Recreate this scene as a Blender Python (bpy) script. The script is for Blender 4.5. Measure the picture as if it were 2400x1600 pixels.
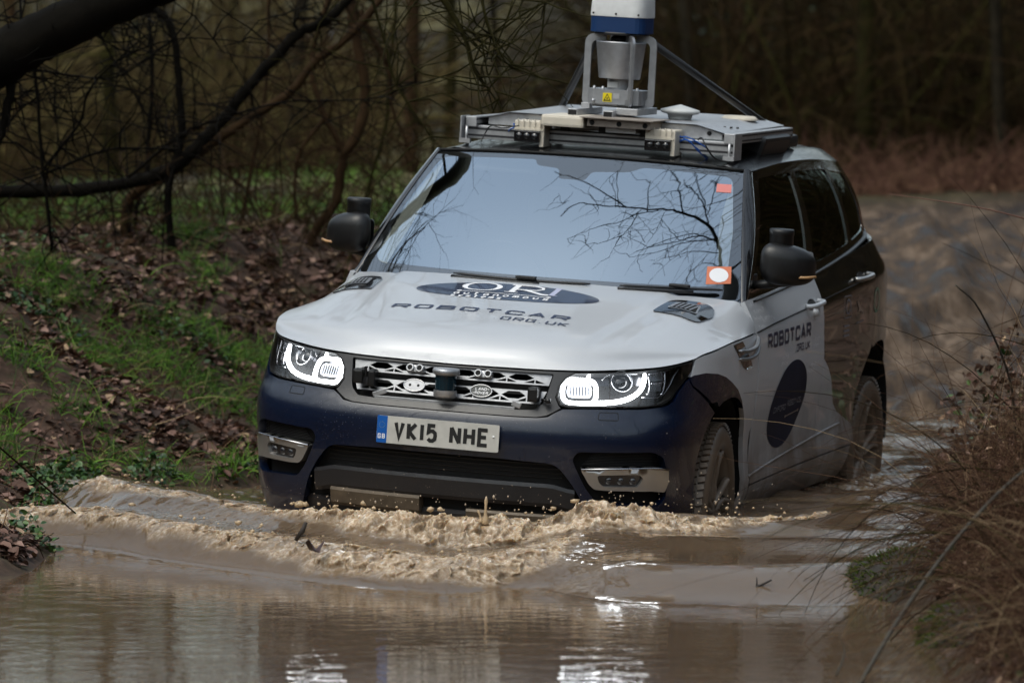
import bpy, bmesh, math, random
import numpy as np
from mathutils import Vector, Matrix
from mathutils.geometry import delaunay_2d_cdt
from mathutils.bvhtree import BVHTree

for _o in list(bpy.data.objects): bpy.data.objects.remove(_o)
SC = bpy.context.scene
COL = SC.collection
RAD = math.radians
# ------------------------------------------------------------------ camera
CAM_H = 1.844
cam_d = bpy.data.cameras.new('camera'); cam = bpy.data.objects.new('camera', cam_d); COL.objects.link(cam)
cam.location = (0, 0, CAM_H); cam.rotation_euler = (RAD(90) - 0.05072, 0, 0)
cam_d.sensor_width = 36; cam_d.lens = 168.44; cam_d.clip_start = .5; cam_d.clip_end = 2000
cam_d.dof.use_dof = True; cam_d.dof.focus_distance = 19.7; cam_d.dof.aperture_fstop = 3.5
SC.camera = cam
# ------------------------------------------------------------------ sky and sun (overcast)
W = bpy.data.worlds.new('World'); SC.world = W; W.use_nodes = True
wn = W.node_tree.nodes; wl = W.node_tree.links; wn.clear()
SUN_EL, SUN_AZ = 58, 225
sky = wn.new('ShaderNodeTexSky'); sky.sky_type = 'NISHITA'; sky.sun_disc = False
sky.sun_elevation = RAD(SUN_EL); sky.sun_rotation = RAD(SUN_AZ); sky.air_density = 1.3; sky.dust_density = 4.0; sky.ozone_density = .4
hs = wn.new('ShaderNodeHueSaturation'); hs.inputs['Saturation'].default_value = .52
bg = wn.new('ShaderNodeBackground'); bg.inputs['Strength'].default_value = .15
wo = wn.new('ShaderNodeOutputWorld')
wl.new(sky.outputs[0], hs.inputs['Color']); wm_ = wn.new('ShaderNodeMixRGB'); wm_.blend_type = 'MULTIPLY'; wm_.inputs['Fac'].default_value = 1; wm_.inputs['Color2'].default_value = (.95, 1, .98, 1); wl.new(hs.outputs[0], wm_.inputs['Color1']); wl.new(wm_.outputs[0], bg.inputs['Color']); wl.new(bg.outputs[0], wo.inputs['Surface'])
sd = bpy.data.lights.new('sun', 'SUN'); sd.energy = .5; sd.angle = RAD(50); sd.color = (1, .97, .93)
sun = bpy.data.objects.new('sun', sd); COL.objects.link(sun)
_sv = Vector((math.sin(RAD(SUN_AZ)) * math.cos(RAD(SUN_EL)), math.cos(RAD(SUN_AZ)) * math.cos(RAD(SUN_EL)), math.sin(RAD(SUN_EL))))
sun.rotation_euler = (-_sv).to_track_quat('-Z', 'Y').to_euler(); sun.location = (0, 0, 30)
SC.view_settings.view_transform = 'Standard'; SC.view_settings.look = 'None'; SC.view_settings.gamma = 1
SC.view_settings.exposure = 0.48
SC.cycles.max_bounces = 7; SC.cycles.transparent_max_bounces = 16; SC.cycles.diffuse_bounces = 2; SC.cycles.glossy_bounces = 4
SC.cycles.caustics_reflective = False; SC.cycles.caustics_refractive = False
SC.cycles.use_denoising = True; SC.cycles.sample_clamp_indirect = 6

# ------------------------------------------------------------------ numpy noise
def _hash(ix, iy, seed):
    h = (ix.astype(np.int64) * 374761393 + iy.astype(np.int64) * 668265263 + seed * 1442695041) & 0xffffffff
    h = ((h ^ (h >> 13)) * 1274126177) & 0xffffffff
    return ((h ^ (h >> 16)) & 0xffffff) / float(0xffffff)
def vnoise(x, y, seed=0):
    x = np.asarray(x, float); y = np.asarray(y, float)
    ix = np.floor(x); iy = np.floor(y); fx = x - ix; fy = y - iy
    fx = fx * fx * fx * (fx * (fx * 6 - 15) + 10); fy = fy * fy * fy * (fy * (fy * 6 - 15) + 10)
    a = _hash(ix, iy, seed); b = _hash(ix + 1, iy, seed); c = _hash(ix, iy + 1, seed); d = _hash(ix + 1, iy + 1, seed)
    return (a + (b - a) * fx + (c - a) * fy + (a - b - c + d) * fx * fy) * 2 - 1
def fbm(x, y, o=4, seed=0, g=.5):
    s = 0; a = 1; t = 0
    for i in range(o):
        c, q = math.cos(i * .7), math.sin(i * .7)
        s = s + a * vnoise((x * c - y * q) * 2 ** i, (x * q + y * c) * 2 ** i, seed + i * 17); t += a; a *= g
    return s / t
def sm(x, a=0., b=1.):
    x = np.clip((np.asarray(x, float) - a) / (b - a), 0, 1); return x * x * (3 - 2 * x)

# ------------------------------------------------------------------ object helpers
def tag(o, label=None, cat=None, group=None, kind=None):
    if label: o['label'] = label
    if cat: o['category'] = cat
    if group: o['group'] = group
    if kind: o['kind'] = kind
    return o
def mesh_np(name, V, F, mats, parent=None, smooth=True, midx=None, normals=None):
    V = np.asarray(V, np.float32).reshape(-1, 3)
    me = bpy.data.meshes.new(name)
    if isinstance(F, np.ndarray):
        k = F.shape[1]; n = len(F)
        me.vertices.add(len(V)); me.vertices.foreach_set('co', V.ravel())
        me.loops.add(n * k); me.loops.foreach_set('vertex_index', F.astype(np.int32).ravel())
        me.polygons.add(n); me.polygons.foreach_set('loop_start', np.arange(0, n * k, k, dtype=np.int32))
        me.polygons.foreach_set('loop_total', np.full(n, k, np.int32))
        me.update(calc_edges=True)
    else:
        me.from_pydata([tuple(map(float, v)) for v in V], [], F)
    for m in (mats if isinstance(mats, (list, tuple)) else [mats]): me.materials.append(m)
    if midx is not None: me.polygons.foreach_set('material_index', np.asarray(midx, np.int32))
    if smooth is True: me.polygons.foreach_set('use_smooth', np.ones(len(me.polygons), bool))
    elif smooth is not False: me.polygons.foreach_set('use_smooth', np.asarray(smooth, bool))
    me.validate(); me.update()
    if normals is not None and len(normals) == len(me.vertices):
        me.normals_split_custom_set_from_vertices([tuple(map(float, n)) for n in normals])
    o = bpy.data.objects.new(name, me); COL.objects.link(o)
    if parent is not None: o.parent = parent
    return o
def empty(name, loc=(0, 0, 0), rz=0, parent=None):
    o = bpy.data.objects.new(name, None); COL.objects.link(o); o.location = loc; o.rotation_euler = (0, 0, rz)
    o.empty_display_size = .1
    if parent is not None: o.parent = parent
    return o
class MB:
    def __init__(s): s.v = []; s.f = []; s.m = []; s.s = []
    def add(s, V, F, mi=0, smooth=True, T=None):
        b = len(s.v)
        for p in V:
            p = Vector(p)
            if T is not None: p = T @ p
            s.v.append(tuple(p))
        for f in F: s.f.append([b + i for i in f]); s.m.append(mi); s.s.append(smooth)
        return s
    def box(s, c, d, mi=0, bev=0., T=None, R=None):
        bm = bmesh.new(); bmesh.ops.create_cube(bm, size=1)
        for v in bm.verts: v.co = Vector((v.co.x * d[0], v.co.y * d[1], v.co.z * d[2]))
        if bev > 0: bmesh.ops.bevel(bm, geom=bm.edges[:] , offset=bev, segments=2, affect='EDGES', profile=.6)
        M_ = Matrix.Translation(c) @ (R.to_4x4() if R is not None else Matrix())
        if T is not None: M_ = T @ M_
        bm.verts.index_update()
        s.add([M_ @ v.co for v in bm.verts], [[v.index for v in f.verts] for f in bm.faces], mi, False); bm.free(); return s
    def tube(s, P, r, n=8, mi=0, caps=True, T=None, closed=False, squash=None):
        P = [Vector(p) for p in P]; m = len(P); rr = r if isinstance(r, (list, tuple, np.ndarray)) else [r] * m
        V = []; F = []; up = Vector((0, 0, 1)); prev = None
        for i, p in enumerate(P):
            if closed: t = P[(i + 1) % m] - P[i - 1]
            else: t = P[min(i + 1, m - 1)] - P[max(i - 1, 0)]
            t.normalize()
            if prev is None:
                a = t.cross(up)
                if a.length < .05: a = t.cross(Vector((1, 0, 0)))
            else: a = prev - t * prev.dot(t)
            a.normalize(); prev = a; b = t.cross(a)
            for k in range(n):
                th = 2 * math.pi * k / n; ca, sa = math.cos(th), math.sin(th)
                if squash: sa *= squash
                V.append(p + (a * ca + b * sa) * rr[i])
        for i in range(m if closed else m - 1):
            for k in range(n):
                j = (i + 1) % m
                F.append([i * n + k, i * n + (k + 1) % n, j * n + (k + 1) % n, j * n + k])
        if caps and not closed: F.append(list(range(n))[::-1]); F.append([(m - 1) * n + k for k in range(n)])
        return s.add(V, F, mi, True, T)
    def lathe(s, prof, n=32, mi=0, T=None, smooth=True, axis='z'):
        V = []; F = []
        for (r, h) in prof:
            for k in range(n):
                th = 2 * math.pi * k / n
                if axis == 'z': V.append((r * math.cos(th), r * math.sin(th), h))
                else: V.append((r * math.cos(th), h, r * math.sin(th)))
        for i in range(len(prof) - 1):
            for k in range(n):
                F.append([i * n + k, i * n + (k + 1) % n, (i + 1) * n + (k + 1) % n, (i + 1) * n + k])
        return s.add(V, F, mi, smooth, T)
    def prism(s, poly, h0, h1, fn=None, mi=0, T=None, holes=()):
        """extrude a 2d outline from h0 to h1; fn maps (a,b,h)->xyz"""
        fn = fn or (lambda a, b, h: (a, b, h))
        loops = [list(poly)] + [list(h) for h in holes]
        vs = []; es = []
        for lp in loops:
            b = len(vs); vs += [Vector(p) for p in lp]; es += [(b + i, b + (i + 1) % len(lp)) for i in range(len(lp))]
        rv, _, rf, *_r = delaunay_2d_cdt(vs, es, [], 0, 1e-7)
        tri = [f for f in rf if inside(np.mean([[rv[i].x, rv[i].y] for i in f], axis=0), loops)]
        n = len(rv); V = [fn(p.x, p.y, h1) for p in rv] + [fn(p.x, p.y, h0) for p in rv]
        F = [list(f) for f in tri] + [[i + n for i in f][::-1] for f in tri]
        cnt = {}
        for f in tri:
            for i in range(len(f)): cnt[(f[i], f[(i + 1) % len(f)])] = 1
        for (a, b) in list(cnt):
            if (b, a) not in cnt: F.append([b, a, a + n, b + n])
        return s.add(V, F, mi, False, T)
    def obj(s, name, mats, parent=None):
        me = bpy.data.meshes.new(name); me.from_pydata(s.v, [], s.f)
        for m in (mats if isinstance(mats, (list, tuple)) else [mats]): me.materials.append(m)
        me.polygons.foreach_set('material_index', np.array(s.m, np.int32)); me.polygons.foreach_set('use_smooth', np.array(s.s, bool))
        me.update()
        bm = bmesh.new(); bm.from_mesh(me); bmesh.ops.recalc_face_normals(bm, faces=bm.faces[:]); bm.to_mesh(me); bm.free()
        o = bpy.data.objects.new(name, me); COL.objects.link(o)
        if parent is not None: o.parent = parent
        return o
def inside(p, loops):
    c = False; x, y = p[0], p[1]
    for L in loops:
        A = np.asarray([(q[0], q[1]) for q in L], float); B = np.roll(A, -1, axis=0)
        cond = (A[:, 1] > y) != (B[:, 1] > y)
        if cond.any():
            a = A[cond]; b = B[cond]
            xi = a[:, 0] + (y - a[:, 1]) * (b[:, 0] - a[:, 0]) / (b[:, 1] - a[:, 1])
            if (int((xi > x).sum()) % 2) == 1: c = not c
    return c
def inside_many(P, loops):
    P = np.asarray(P); c = np.zeros(len(P), bool)
    for L in loops:
        A = np.asarray([(q[0], q[1]) for q in L], float); B = np.roll(A, -1, axis=0)
        for a, b in zip(A, B):
            if a[1] == b[1]: continue
            cond = (a[1] > P[:, 1]) != (b[1] > P[:, 1])
            xi = a[0] + (P[:, 1] - a[1]) * (b[0] - a[0]) / (b[1] - a[1])
            c ^= cond & (xi > P[:, 0])
    return c
def rnd(poly, r, n=5):
    out = []; m = len(poly)
    for i in range(m):
        p = np.array(poly[i], float); a = np.array(poly[i - 1], float); b = np.array(poly[(i + 1) % m], float)
        rr = r[i] if isinstance(r, (list, tuple)) else r
        la, lb = np.linalg.norm(a - p), np.linalg.norm(b - p); k = min(rr, la * .48, lb * .48)
        if k < 1e-5: out.append(tuple(p)); continue
        pa = p + (a - p) / la * k; pb = p + (b - p) / lb * k
        for t in np.linspace(0, 1, n): out.append(tuple((1 - t) ** 2 * pa + 2 * t * (1 - t) * p + t * t * pb))
    return out
def dens(poly, sp):
    out = []; P = [np.array(p, float) for p in poly]
    for i in range(len(P)):
        a, b = P[i], P[(i + 1) % len(P)]; n = max(1, int(np.linalg.norm(b - a) / sp))
        for k in range(n): out.append(a + (b - a) * k / n)
    return out
def panel_data(outline, fn, sp=.05, holes=(), regions=(), asp=1.):
    loops = [dens(outline, sp)] + [dens(h, sp) for h in holes]
    vs = []; es = []
    for lp in loops + [dens(r[0], sp) for r in regions]:
        b = len(vs); vs += [Vector((p[0], p[1])) for p in lp]; es += [(b + i, b + (i + 1) % len(lp)) for i in range(len(lp))]
    A = np.array(loops[0]); lo = A.min(0); hi = A.max(0)
    gx, gy = np.meshgrid(np.arange(lo[0] + sp / 2, hi[0], sp * asp), np.arange(lo[1] + sp / 2, hi[1], sp)); G = np.stack([gx.ravel(), gy.ravel()], 1)
    if len(G):
        G = G[inside_many(G, loops)]
        E = np.array([(v.x, v.y) for v in vs])
        if len(G): G = G[[(((E - g) ** 2).sum(1).min() > (sp * .35) ** 2) for g in G]]
    vs += [Vector((g[0], g[1])) for g in G]
    rv, _, rf, *_r = delaunay_2d_cdt(vs, es, [], 0, 1e-6)
    P = np.array([(p.x, p.y) for p in rv]); T = np.array([f for f in rf if len(f) == 3])
    cen = P[T].mean(1); k = inside_many(cen, loops); T = T[k]; cen = cen[k]
    mi = np.zeros(len(T), int)
    for i, r in enumerate(regions): mi[inside_many(cen, [dens(r[0], sp)])] = r[1]
    us, inv = np.unique(T, return_inverse=True); return P[us], inv.reshape(T.shape), mi
def panel(name, outline, fn, mats, parent=None, sp=.05, holes=(), regions=(), thk=.012, out=None, asp=1.):
    """sheet over a 2d outline, laid on surface fn(a,b), with a turned-in rim; normals from the surface"""
    P, T, mi = panel_data(outline, fn, sp, holes, regions, asp)
    V = fn(P[:, 0], P[:, 1]); e = 2e-3
    N = np.cross(fn(P[:, 0] + e, P[:, 1]) - fn(P[:, 0] - e, P[:, 1]), fn(P[:, 0], P[:, 1] + e) - fn(P[:, 0], P[:, 1] - e))
    N /= np.linalg.norm(N, axis=1)[:, None] + 1e-12
    ref = np.array(out if out is not None else (0, 0, 1.)); ctr = V.mean(0)
    o_ = (N * ref).sum(1).mean() if out is not None else (N * (V - np.array([-1.4, 0, .7]))).sum(1).mean()
    if o_ < 0: N = -N
    fnrm = np.cross(V[T[:, 1]] - V[T[:, 0]], V[T[:, 2]] - V[T[:, 0]]); flip = (fnrm * N[T[:, 0]]).sum(1) < 0
    T[flip] = T[flip][:, ::-1]
    ed = {}
    for t in T:
        for i in range(3): ed[(t[i], t[(i + 1) % 3])] = 1
    rim = [(a, b) for (a, b) in ed if (b, a) not in ed]
    F = [list(map(int, t)) for t in T]; MI = list(mi)
    LN = [N[i] for t in T for i in t]; f0 = {}
    for t, m_ in zip(T, mi):
        for i in range(3): f0[(t[i], t[(i + 1) % 3])] = m_
    inner = {}; VV = list(V)
    if thk > 0:
        for (a, b) in rim:
            for k in (a, b):
                if k not in inner: inner[k] = len(VV); VV.append(V[k] - N[k] * thk)
            nn = np.cross(VV[inner[b]] - VV[inner[a]], N[a]); nn = nn / (np.linalg.norm(nn) + 1e-12)
            F.append([int(b), int(a), inner[a], inner[b]]); MI.append(f0[(a, b)]); LN += [nn] * 4
    o = mesh_np(name, np.array(VV), F, mats, parent, True, MI)
    if len(LN) == len(o.data.loops): o.data.normals_split_custom_set([tuple(map(float, q_)) for q_ in LN])
    return o
def grid(name, fn, a0, a1, na, b0, b1, nb, mat, parent=None, thk=0):
    A, B = np.meshgrid(np.linspace(a0, a1, na), np.linspace(b0, b1, nb), indexing='ij')
    V = fn(A.ravel(), B.ravel()); I = np.arange(na * nb).reshape(na, nb)
    F = np.stack([I[:-1, :-1], I[1:, :-1], I[1:, 1:], I[:-1, 1:]], -1).reshape(-1, 4)
    return mesh_np(name, V, F, mat, parent, True)
# stroke lettering -------------------------------------------------------------
def arcp(cx, cy, rx, ry, a0, a1, n=8): return [(cx + rx * math.cos(RAD(a)), cy + ry * math.sin(RAD(a))) for a in np.linspace(a0, a1, n)]
GL = {  # wide squared capitals in a unit box; (points, closed)
 'R': [([(0, 0), (0, 1), (.88, 1), (1, .88), (1, .57), (.88, .45), (.0, .45)], 0), ([(.55, .45), (1, 0)], 0)],
 'O': [([(.1, 0), (0, .12), (0, .88), (.1, 1), (.9, 1), (1, .88), (1, .12), (.9, 0)], 1)],
 'B': [([(0, 0), (0, 1), (.84, 1), (.95, .9), (.95, .62), (.86, .52), (1, .42), (1, .1), (.9, 0)], 1), ([(0, .52), (.86, .52)], 0)],
 'T': [([(0, 1), (1, 1)], 0), ([(.5, 1), (.5, 0)], 0)],
 'C': [([(1, .72), (1, .88), (.9, 1), (.1, 1), (0, .88), (0, .12), (.1, 0), (.9, 0), (1, .12), (1, .28)], 0)],
 'A': [([(0, 0), (.5, 1), (1, 0)], 0), ([(.2, .3), (.8, .3)], 0)],
 'G': [([(1, .78), (1, .88), (.9, 1), (.1, 1), (0, .88), (0, .12), (.1, 0), (1, 0), (1, .5), (.55, .5)], 0)],
 'U': [([(0, 1), (0, .12), (.1, 0), (.9, 0), (1, .12), (1, 1)], 0)],
 'K': [([(0, 0), (0, 1)], 0), ([(1, 1), (.08, .5), (1, 0)], 0)],
 '.': [([(.35, .0), (.65, .0)], 0)],
 'V': [([(0, 1), (.5, 0), (1, 1)], 0)],
 'I': [([(.5, 0), (.5, 1)], 0)], '1': [([(.5, 0), (.5, 1)], 0)],
 '5': [([(.93, 1), (.08, 1), (.04, .56), (.3, .64), (.65, .64), (.95, .52), (1, .34), (.94, .12), (.65, 0), (.3, 0), (.0, .12)], 0)],
 'N': [([(0, 0), (0, 1)], 0), ([(0, 1), (1, 0)], 0), ([(1, 0), (1, 1)], 0)],
 'H': [([(0, 0), (0, 1)], 0), ([(1, 0), (1, 1)], 0), ([(0, .5), (1, .5)], 0)],
 'E': [([(1, 1), (0, 1), (0, 0), (1, 0)], 0), ([(0, .52), (.85, .52)], 0)],
 'L': [([(0, 1), (0, 0), (1, 0)], 0)],
 'D': [([(0, 0), (0, 1), (.7, 1), (1, .75), (1, .25), (.7, 0)], 1)],
 'S': [([(1, .8), (.85, 1), (.15, 1), (0, .85), (0, .65), (.12, .53), (.88, .47), (1, .35), (1, .15), (.85, 0), (.15, 0), (0, .2)], 0)],
 'X': [([(0, 0), (1, 1)], 0), ([(0, 1), (1, 0)], 0)], 'F': [([(0, 0), (0, 1), (1, 1)], 0), ([(0, .52), (.8, .52)], 0)],
 'Y': [([(0, 1), (.5, .5), (1, 1)], 0), ([(.5, .5), (.5, 0)], 0)], 'M': [([(0, 0), (0, 1), (.5, .3), (1, 1), (1, 0)], 0)],
 # round lower case (x-height about .62)
 'a': [(arcp(.5, .31, .42, .31, 0, 360, 15)[:-1], 1), ([(.92, .62), (.92, 0)], 0)], 'u': [([(.08, .62)] + arcp(.5, .3, .42, .3, 180, 360, 9) + [(.92, .62)], 0)],
 't': [([(.4, .9), (.4, .15), (.55, 0), (.8, 0)], 0), ([(.1, .62), (.8, .62)], 0)], 'o': [(arcp(.5, .31, .45, .31, 0, 360, 17)[:-1], 1)],
 'n': [([(.08, 0)] + arcp(.5, .32, .42, .3, 180, 0, 9) + [(.92, 0)], 0)],
 'm': [([(0, 0)] + arcp(.25, .37, .25, .25, 180, 0, 7) + [(.5, 0)], 0), ([(.5, .37)] + arcp(.75, .37, .25, .25, 180, 0, 7) + [(1, 0)], 0)],
 's': [([(.95, .5), (.75, .62), (.25, .62), (.08, .48), (.25, .34), (.75, .28), (.92, .14), (.75, 0), (.25, 0), (.05, .12)], 0)],
 'y': [([(.05, .62), (.5, .05)], 0), ([(.95, .62), (.3, -.25)], 0)], 'e': [([(.08, .32), (.92, .32)] + arcp(.5, .31, .42, .31, 20, 320, 12), 0)],
 'r': [([(.15, 0), (.15, .62)], 0), ([(.15, .4), (.4, .6), (.8, .6)], 0)],
}
def ribbon(P, w, closed=False, dx=1., dy=1.):
    P = [np.array(p, float) for p in P]; n = len(P); V = []; F = []
    for i in range(n):
        a = P[i - 1] if (closed or i > 0) else None; b = P[(i + 1) % n] if (closed or i < n - 1) else None
        d1 = None if a is None else (P[i] - a) / (np.linalg.norm(P[i] - a) + 1e-12); d2 = None if b is None else (b - P[i]) / (np.linalg.norm(b - P[i]) + 1e-12)
        if d1 is None: d1 = d2
        if d2 is None: d2 = d1
        n1 = np.array([-d1[1], d1[0]]); n2 = np.array([-d2[1], d2[0]]); m = n1 + n2; m /= np.linalg.norm(m) + 1e-9
        k = w / 2 / max(.45, float(m @ n1)); V += [P[i] + m * k, P[i] - m * k]
    for i in range(n if closed else n - 1):
        j = (i + 1) % n; F.append([2 * i, 2 * i + 1, 2 * j + 1, 2 * j])
    return V, F
def letters(txt, x0, y0, cw, h, gap, w, slant=0., widths=None):
    """list of (V2d, F); first baseline corner x0,y0; cw letter width, h height"""
    out = []; x = x0
    for ch in txt:
        if ch == ' ': x += cw * .55 + gap; continue
        k = (widths or {}).get(ch, 1.); c_ = cw * k
        for j, (pl, cl) in enumerate(GL.get(ch, [])):
            P = []
            m = len(pl)
            for i in range(m if cl else m - 1):
                a = np.array(pl[i]); b = np.array(pl[(i + 1) % m]); P.append(a)
            if not cl: P.append(np.array(pl[-1]))
            P = [(x + w / 2 + p[0] * (c_ - w) + slant * p[1] * h, y0 + w / 2 + p[1] * (h - w)) for p in P]
            out.append((ribbon(P, w, bool(cl)), j))
        x += c_ + gap
    return out, x
def decal(name, items, fn, mat, parent, sub=3, lift=.0004):
    """items: list of ((V,F),layer) in 2d; fn(a,b)->xyz array already lifted; sub divides quads lengthwise"""
    VV = []; FF = []
    for (V, F), ly in items:
        for f in F:
            if len(f) == 4:
                a, b, c, d = [np.array(V[i]) for i in f]; n = sub
                base = len(VV)
                for k in range(n + 1):
                    t = k / n; VV += [(*(a + (d - a) * t), ly), (*(b + (c - b) * t), ly)]
                for k in range(n): q = base + 2 * k; FF.append([q, q + 1, q + 3, q + 2])
            else:
                base = len(VV); VV += [(*V[i], ly) for i in f]; FF.append(list(range(base, base + len(f))))
    A = np.array(VV); P = fn(A[:, 0], A[:, 1]); e = 1e-3
    N = np.cross(fn(A[:, 0] + e, A[:, 1]) - P, fn(A[:, 0], A[:, 1] + e) - P); N /= np.linalg.norm(N, axis=1)[:, None] + 1e-12
    P = P + N * (A[:, 2:3] * lift)
    return mesh_np(name, P, FF, mat, parent, False)
def ellipse(cx, cy, rx, ry, n=48, rot=0.):
    c, s_ = math.cos(rot), math.sin(rot)
    return [(cx + rx * math.cos(t) * c - ry * math.sin(t) * s_, cy + rx * math.cos(t) * s_ + ry * math.sin(t) * c) for t in np.linspace(0, 2 * math.pi, n, endpoint=False)]

# ------------------------------------------------------------------ materials
def newmat(name):
    m = bpy.data.materials.new(name); m.use_nodes = True; return m, m.node_tree.nodes, m.node_tree.links, m.node_tree.nodes['Principled BSDF']
def simple(name, col, rough=.5, metal=0., coat=0., emit=0., spec=.5, noise=0., nscale=30, bump=0.):
    m, n, l, b = newmat(name)
    b.inputs['Base Color'].default_value = (*col, 1); b.inputs['Roughness'].default_value = rough; b.inputs['Metallic'].default_value = metal
    b.inputs['Coat Weight'].default_value = coat; b.inputs['Coat Roughness'].default_value = .04; b.inputs['Specular IOR Level'].default_value = spec
    if emit: b.inputs['Emission Color'].default_value = (*col, 1); b.inputs['Emission Strength'].default_value = emit
    if noise or bump:
        tc = n.new('ShaderNodeTexCoord'); t = n.new('ShaderNodeTexNoise'); t.inputs['Scale'].default_value = nscale; t.inputs['Detail'].default_value = 6
        l.new(tc.outputs['Object'], t.inputs['Vector'])
        if noise:
            mx = n.new('ShaderNodeMixRGB'); mx.blend_type = 'MULTIPLY'; mx.inputs['Fac'].default_value = 1; mx.inputs['Color1'].default_value = (*col, 1)
            r = n.new('ShaderNodeValToRGB'); r.color_ramp.elements[0].position = .3; r.color_ramp.elements[1].position = .7
            k = 1 - noise; r.color_ramp.elements[0].color = (k, k, k, 1); r.color_ramp.elements[1].color = (1, 1, 1, 1)
            l.new(t.outputs['Fac'], r.inputs['Fac']); l.new(r.outputs[0], mx.inputs['Color2']); l.new(mx.outputs[0], b.inputs['Base Color'])
        if bump:
            bp = n.new('ShaderNodeBump'); bp.inputs['Strength'].default_value = bump; bp.inputs['Distance'].default_value = .01
            l.new(t.outputs['Fac'], bp.inputs['Height']); l.new(bp.outputs[0], b.inputs['Normal'])
    return m
MUD = (.105, .068, .042)
def dirty(name, col, rough, metal=0., coat=1., z0=.75, z1=.25, amount=.8, film=.06, speck=.5, spz=1.3, speccol=(.2, .15, .1)):
    """car paint under a film of dried mud that thickens towards the sills, plus fine splash specks"""
    m, n, l, b = newmat(name)
    b.inputs['Metallic'].default_value = metal; b.inputs['Coat Roughness'].default_value = .03
    tc = n.new('ShaderNodeTexCoord'); sx = n.new('ShaderNodeSeparateXYZ'); l.new(tc.outputs['Object'], sx.inputs[0])
    mr = n.new('ShaderNodeMapRange'); mr.interpolation_type = 'SMOOTHSTEP'; mr.inputs['From Min'].default_value = z0; mr.inputs['From Max'].default_value = z1
    l.new(sx.outputs['Z'], mr.inputs['Value'])
    n1 = n.new('ShaderNodeTexNoise'); n1.inputs['Scale'].default_value = 5; n1.inputs['Detail'].default_value = 8; n1.inputs['Roughness'].default_value = .65
    mp = n.new('ShaderNodeMapping'); mp.inputs['Scale'].default_value = (1, 1, .5); l.new(tc.outputs['Object'], mp.inputs[0]); l.new(mp.outputs[0], n1.inputs['Vector'])
    a = n.new('ShaderNodeMath'); a.operation = 'MULTIPLY_ADD'; a.inputs[1].default_value = 1.6; a.inputs[2].default_value = .2; l.new(n1.outputs['Fac'], a.inputs[0])
    c = n.new('ShaderNodeMath'); c.operation = 'MULTIPLY'; c.use_clamp = True; l.new(mr.outputs[0], c.inputs[0]); l.new(a.outputs[0], c.inputs[1])
    c2 = n.new('ShaderNodeMath'); c2.operation = 'MULTIPLY_ADD'; c2.inputs[1].default_value = amount; l.new(c.outputs[0], c2.inputs[0])
    f2 = n.new('ShaderNodeMath'); f2.operation = 'MULTIPLY'; f2.inputs[1].default_value = film * 2; l.new(n1.outputs['Fac'], f2.inputs[0]); l.new(f2.outputs[0], c2.inputs[2])
    # specks
    v = n.new('ShaderNodeTexVoronoi'); v.inputs['Scale'].default_value = 95; l.new(tc.outputs['Object'], v.inputs['Vector'])
    n2 = n.new('ShaderNodeTexNoise'); n2.inputs['Scale'].default_value = 7; n2.inputs['Detail'].default_value = 4; l.new(tc.outputs['Object'], n2.inputs['Vector'])
    th = n.new('ShaderNodeMapRange'); th.inputs['From Min'].default_value = .35; th.inputs['From Max'].default_value = .75; th.inputs['To Min'].default_value = .03; th.inputs['To Max'].default_value = .2
    l.new(n2.outputs['Fac'], th.inputs['Value'])
    lt = n.new('ShaderNodeMath'); lt.operation = 'LESS_THAN'; l.new(v.outputs['Distance'], lt.inputs[0]); l.new(th.outputs[0], lt.inputs[1])
    zr = n.new('ShaderNodeMapRange'); zr.inputs['From Min'].default_value = spz; zr.inputs['From Max'].default_value = spz - .5; zr.inputs['To Max'].default_value = speck; l.new(sx.outputs['Z'], zr.inputs['Value'])
    sp = n.new('ShaderNodeMath'); sp.operation = 'MULTIPLY'; l.new(lt.outputs[0], sp.inputs[0]); l.new(zr.outputs[0], sp.inputs[1])
    m1 = n.new('ShaderNodeMixRGB'); m1.inputs['Color1'].default_value = (*col, 1); m1.inputs['Color2'].default_value = (*MUD, 1); l.new(c2.outputs[0], m1.inputs['Fac'])
    m2 = n.new('ShaderNodeMixRGB'); m2.inputs['Color2'].default_value = (*speccol, 1); l.new(m1.outputs[0], m2.inputs['Color1']); l.new(sp.outputs[0], m2.inputs['Fac'])
    l.new(m2.outputs[0], b.inputs['Base Color'])
    r = n.new('ShaderNodeMapRange'); r.inputs['To Min'].default_value = rough; r.inputs['To Max'].default_value = .6; l.new(c2.outputs[0], r.inputs['Value']); l.new(r.outputs[0], b.inputs['Roughness'])
    k = n.new('ShaderNodeMapRange'); k.inputs['To Min'].default_value = coat; k.inputs['To Max'].default_value = .1; l.new(c2.outputs[0], k.inputs['Value']); l.new(k.outputs[0], b.inputs['Coat Weight'])
    if metal:
        mm = n.new('ShaderNodeMapRange'); mm.inputs['To Min'].default_value = metal; mm.inputs['To Max'].default_value = 0; l.new(c2.outputs[0], mm.inputs['Value']); l.new(mm.outputs[0], b.inputs['Metallic'])
    return m
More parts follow.
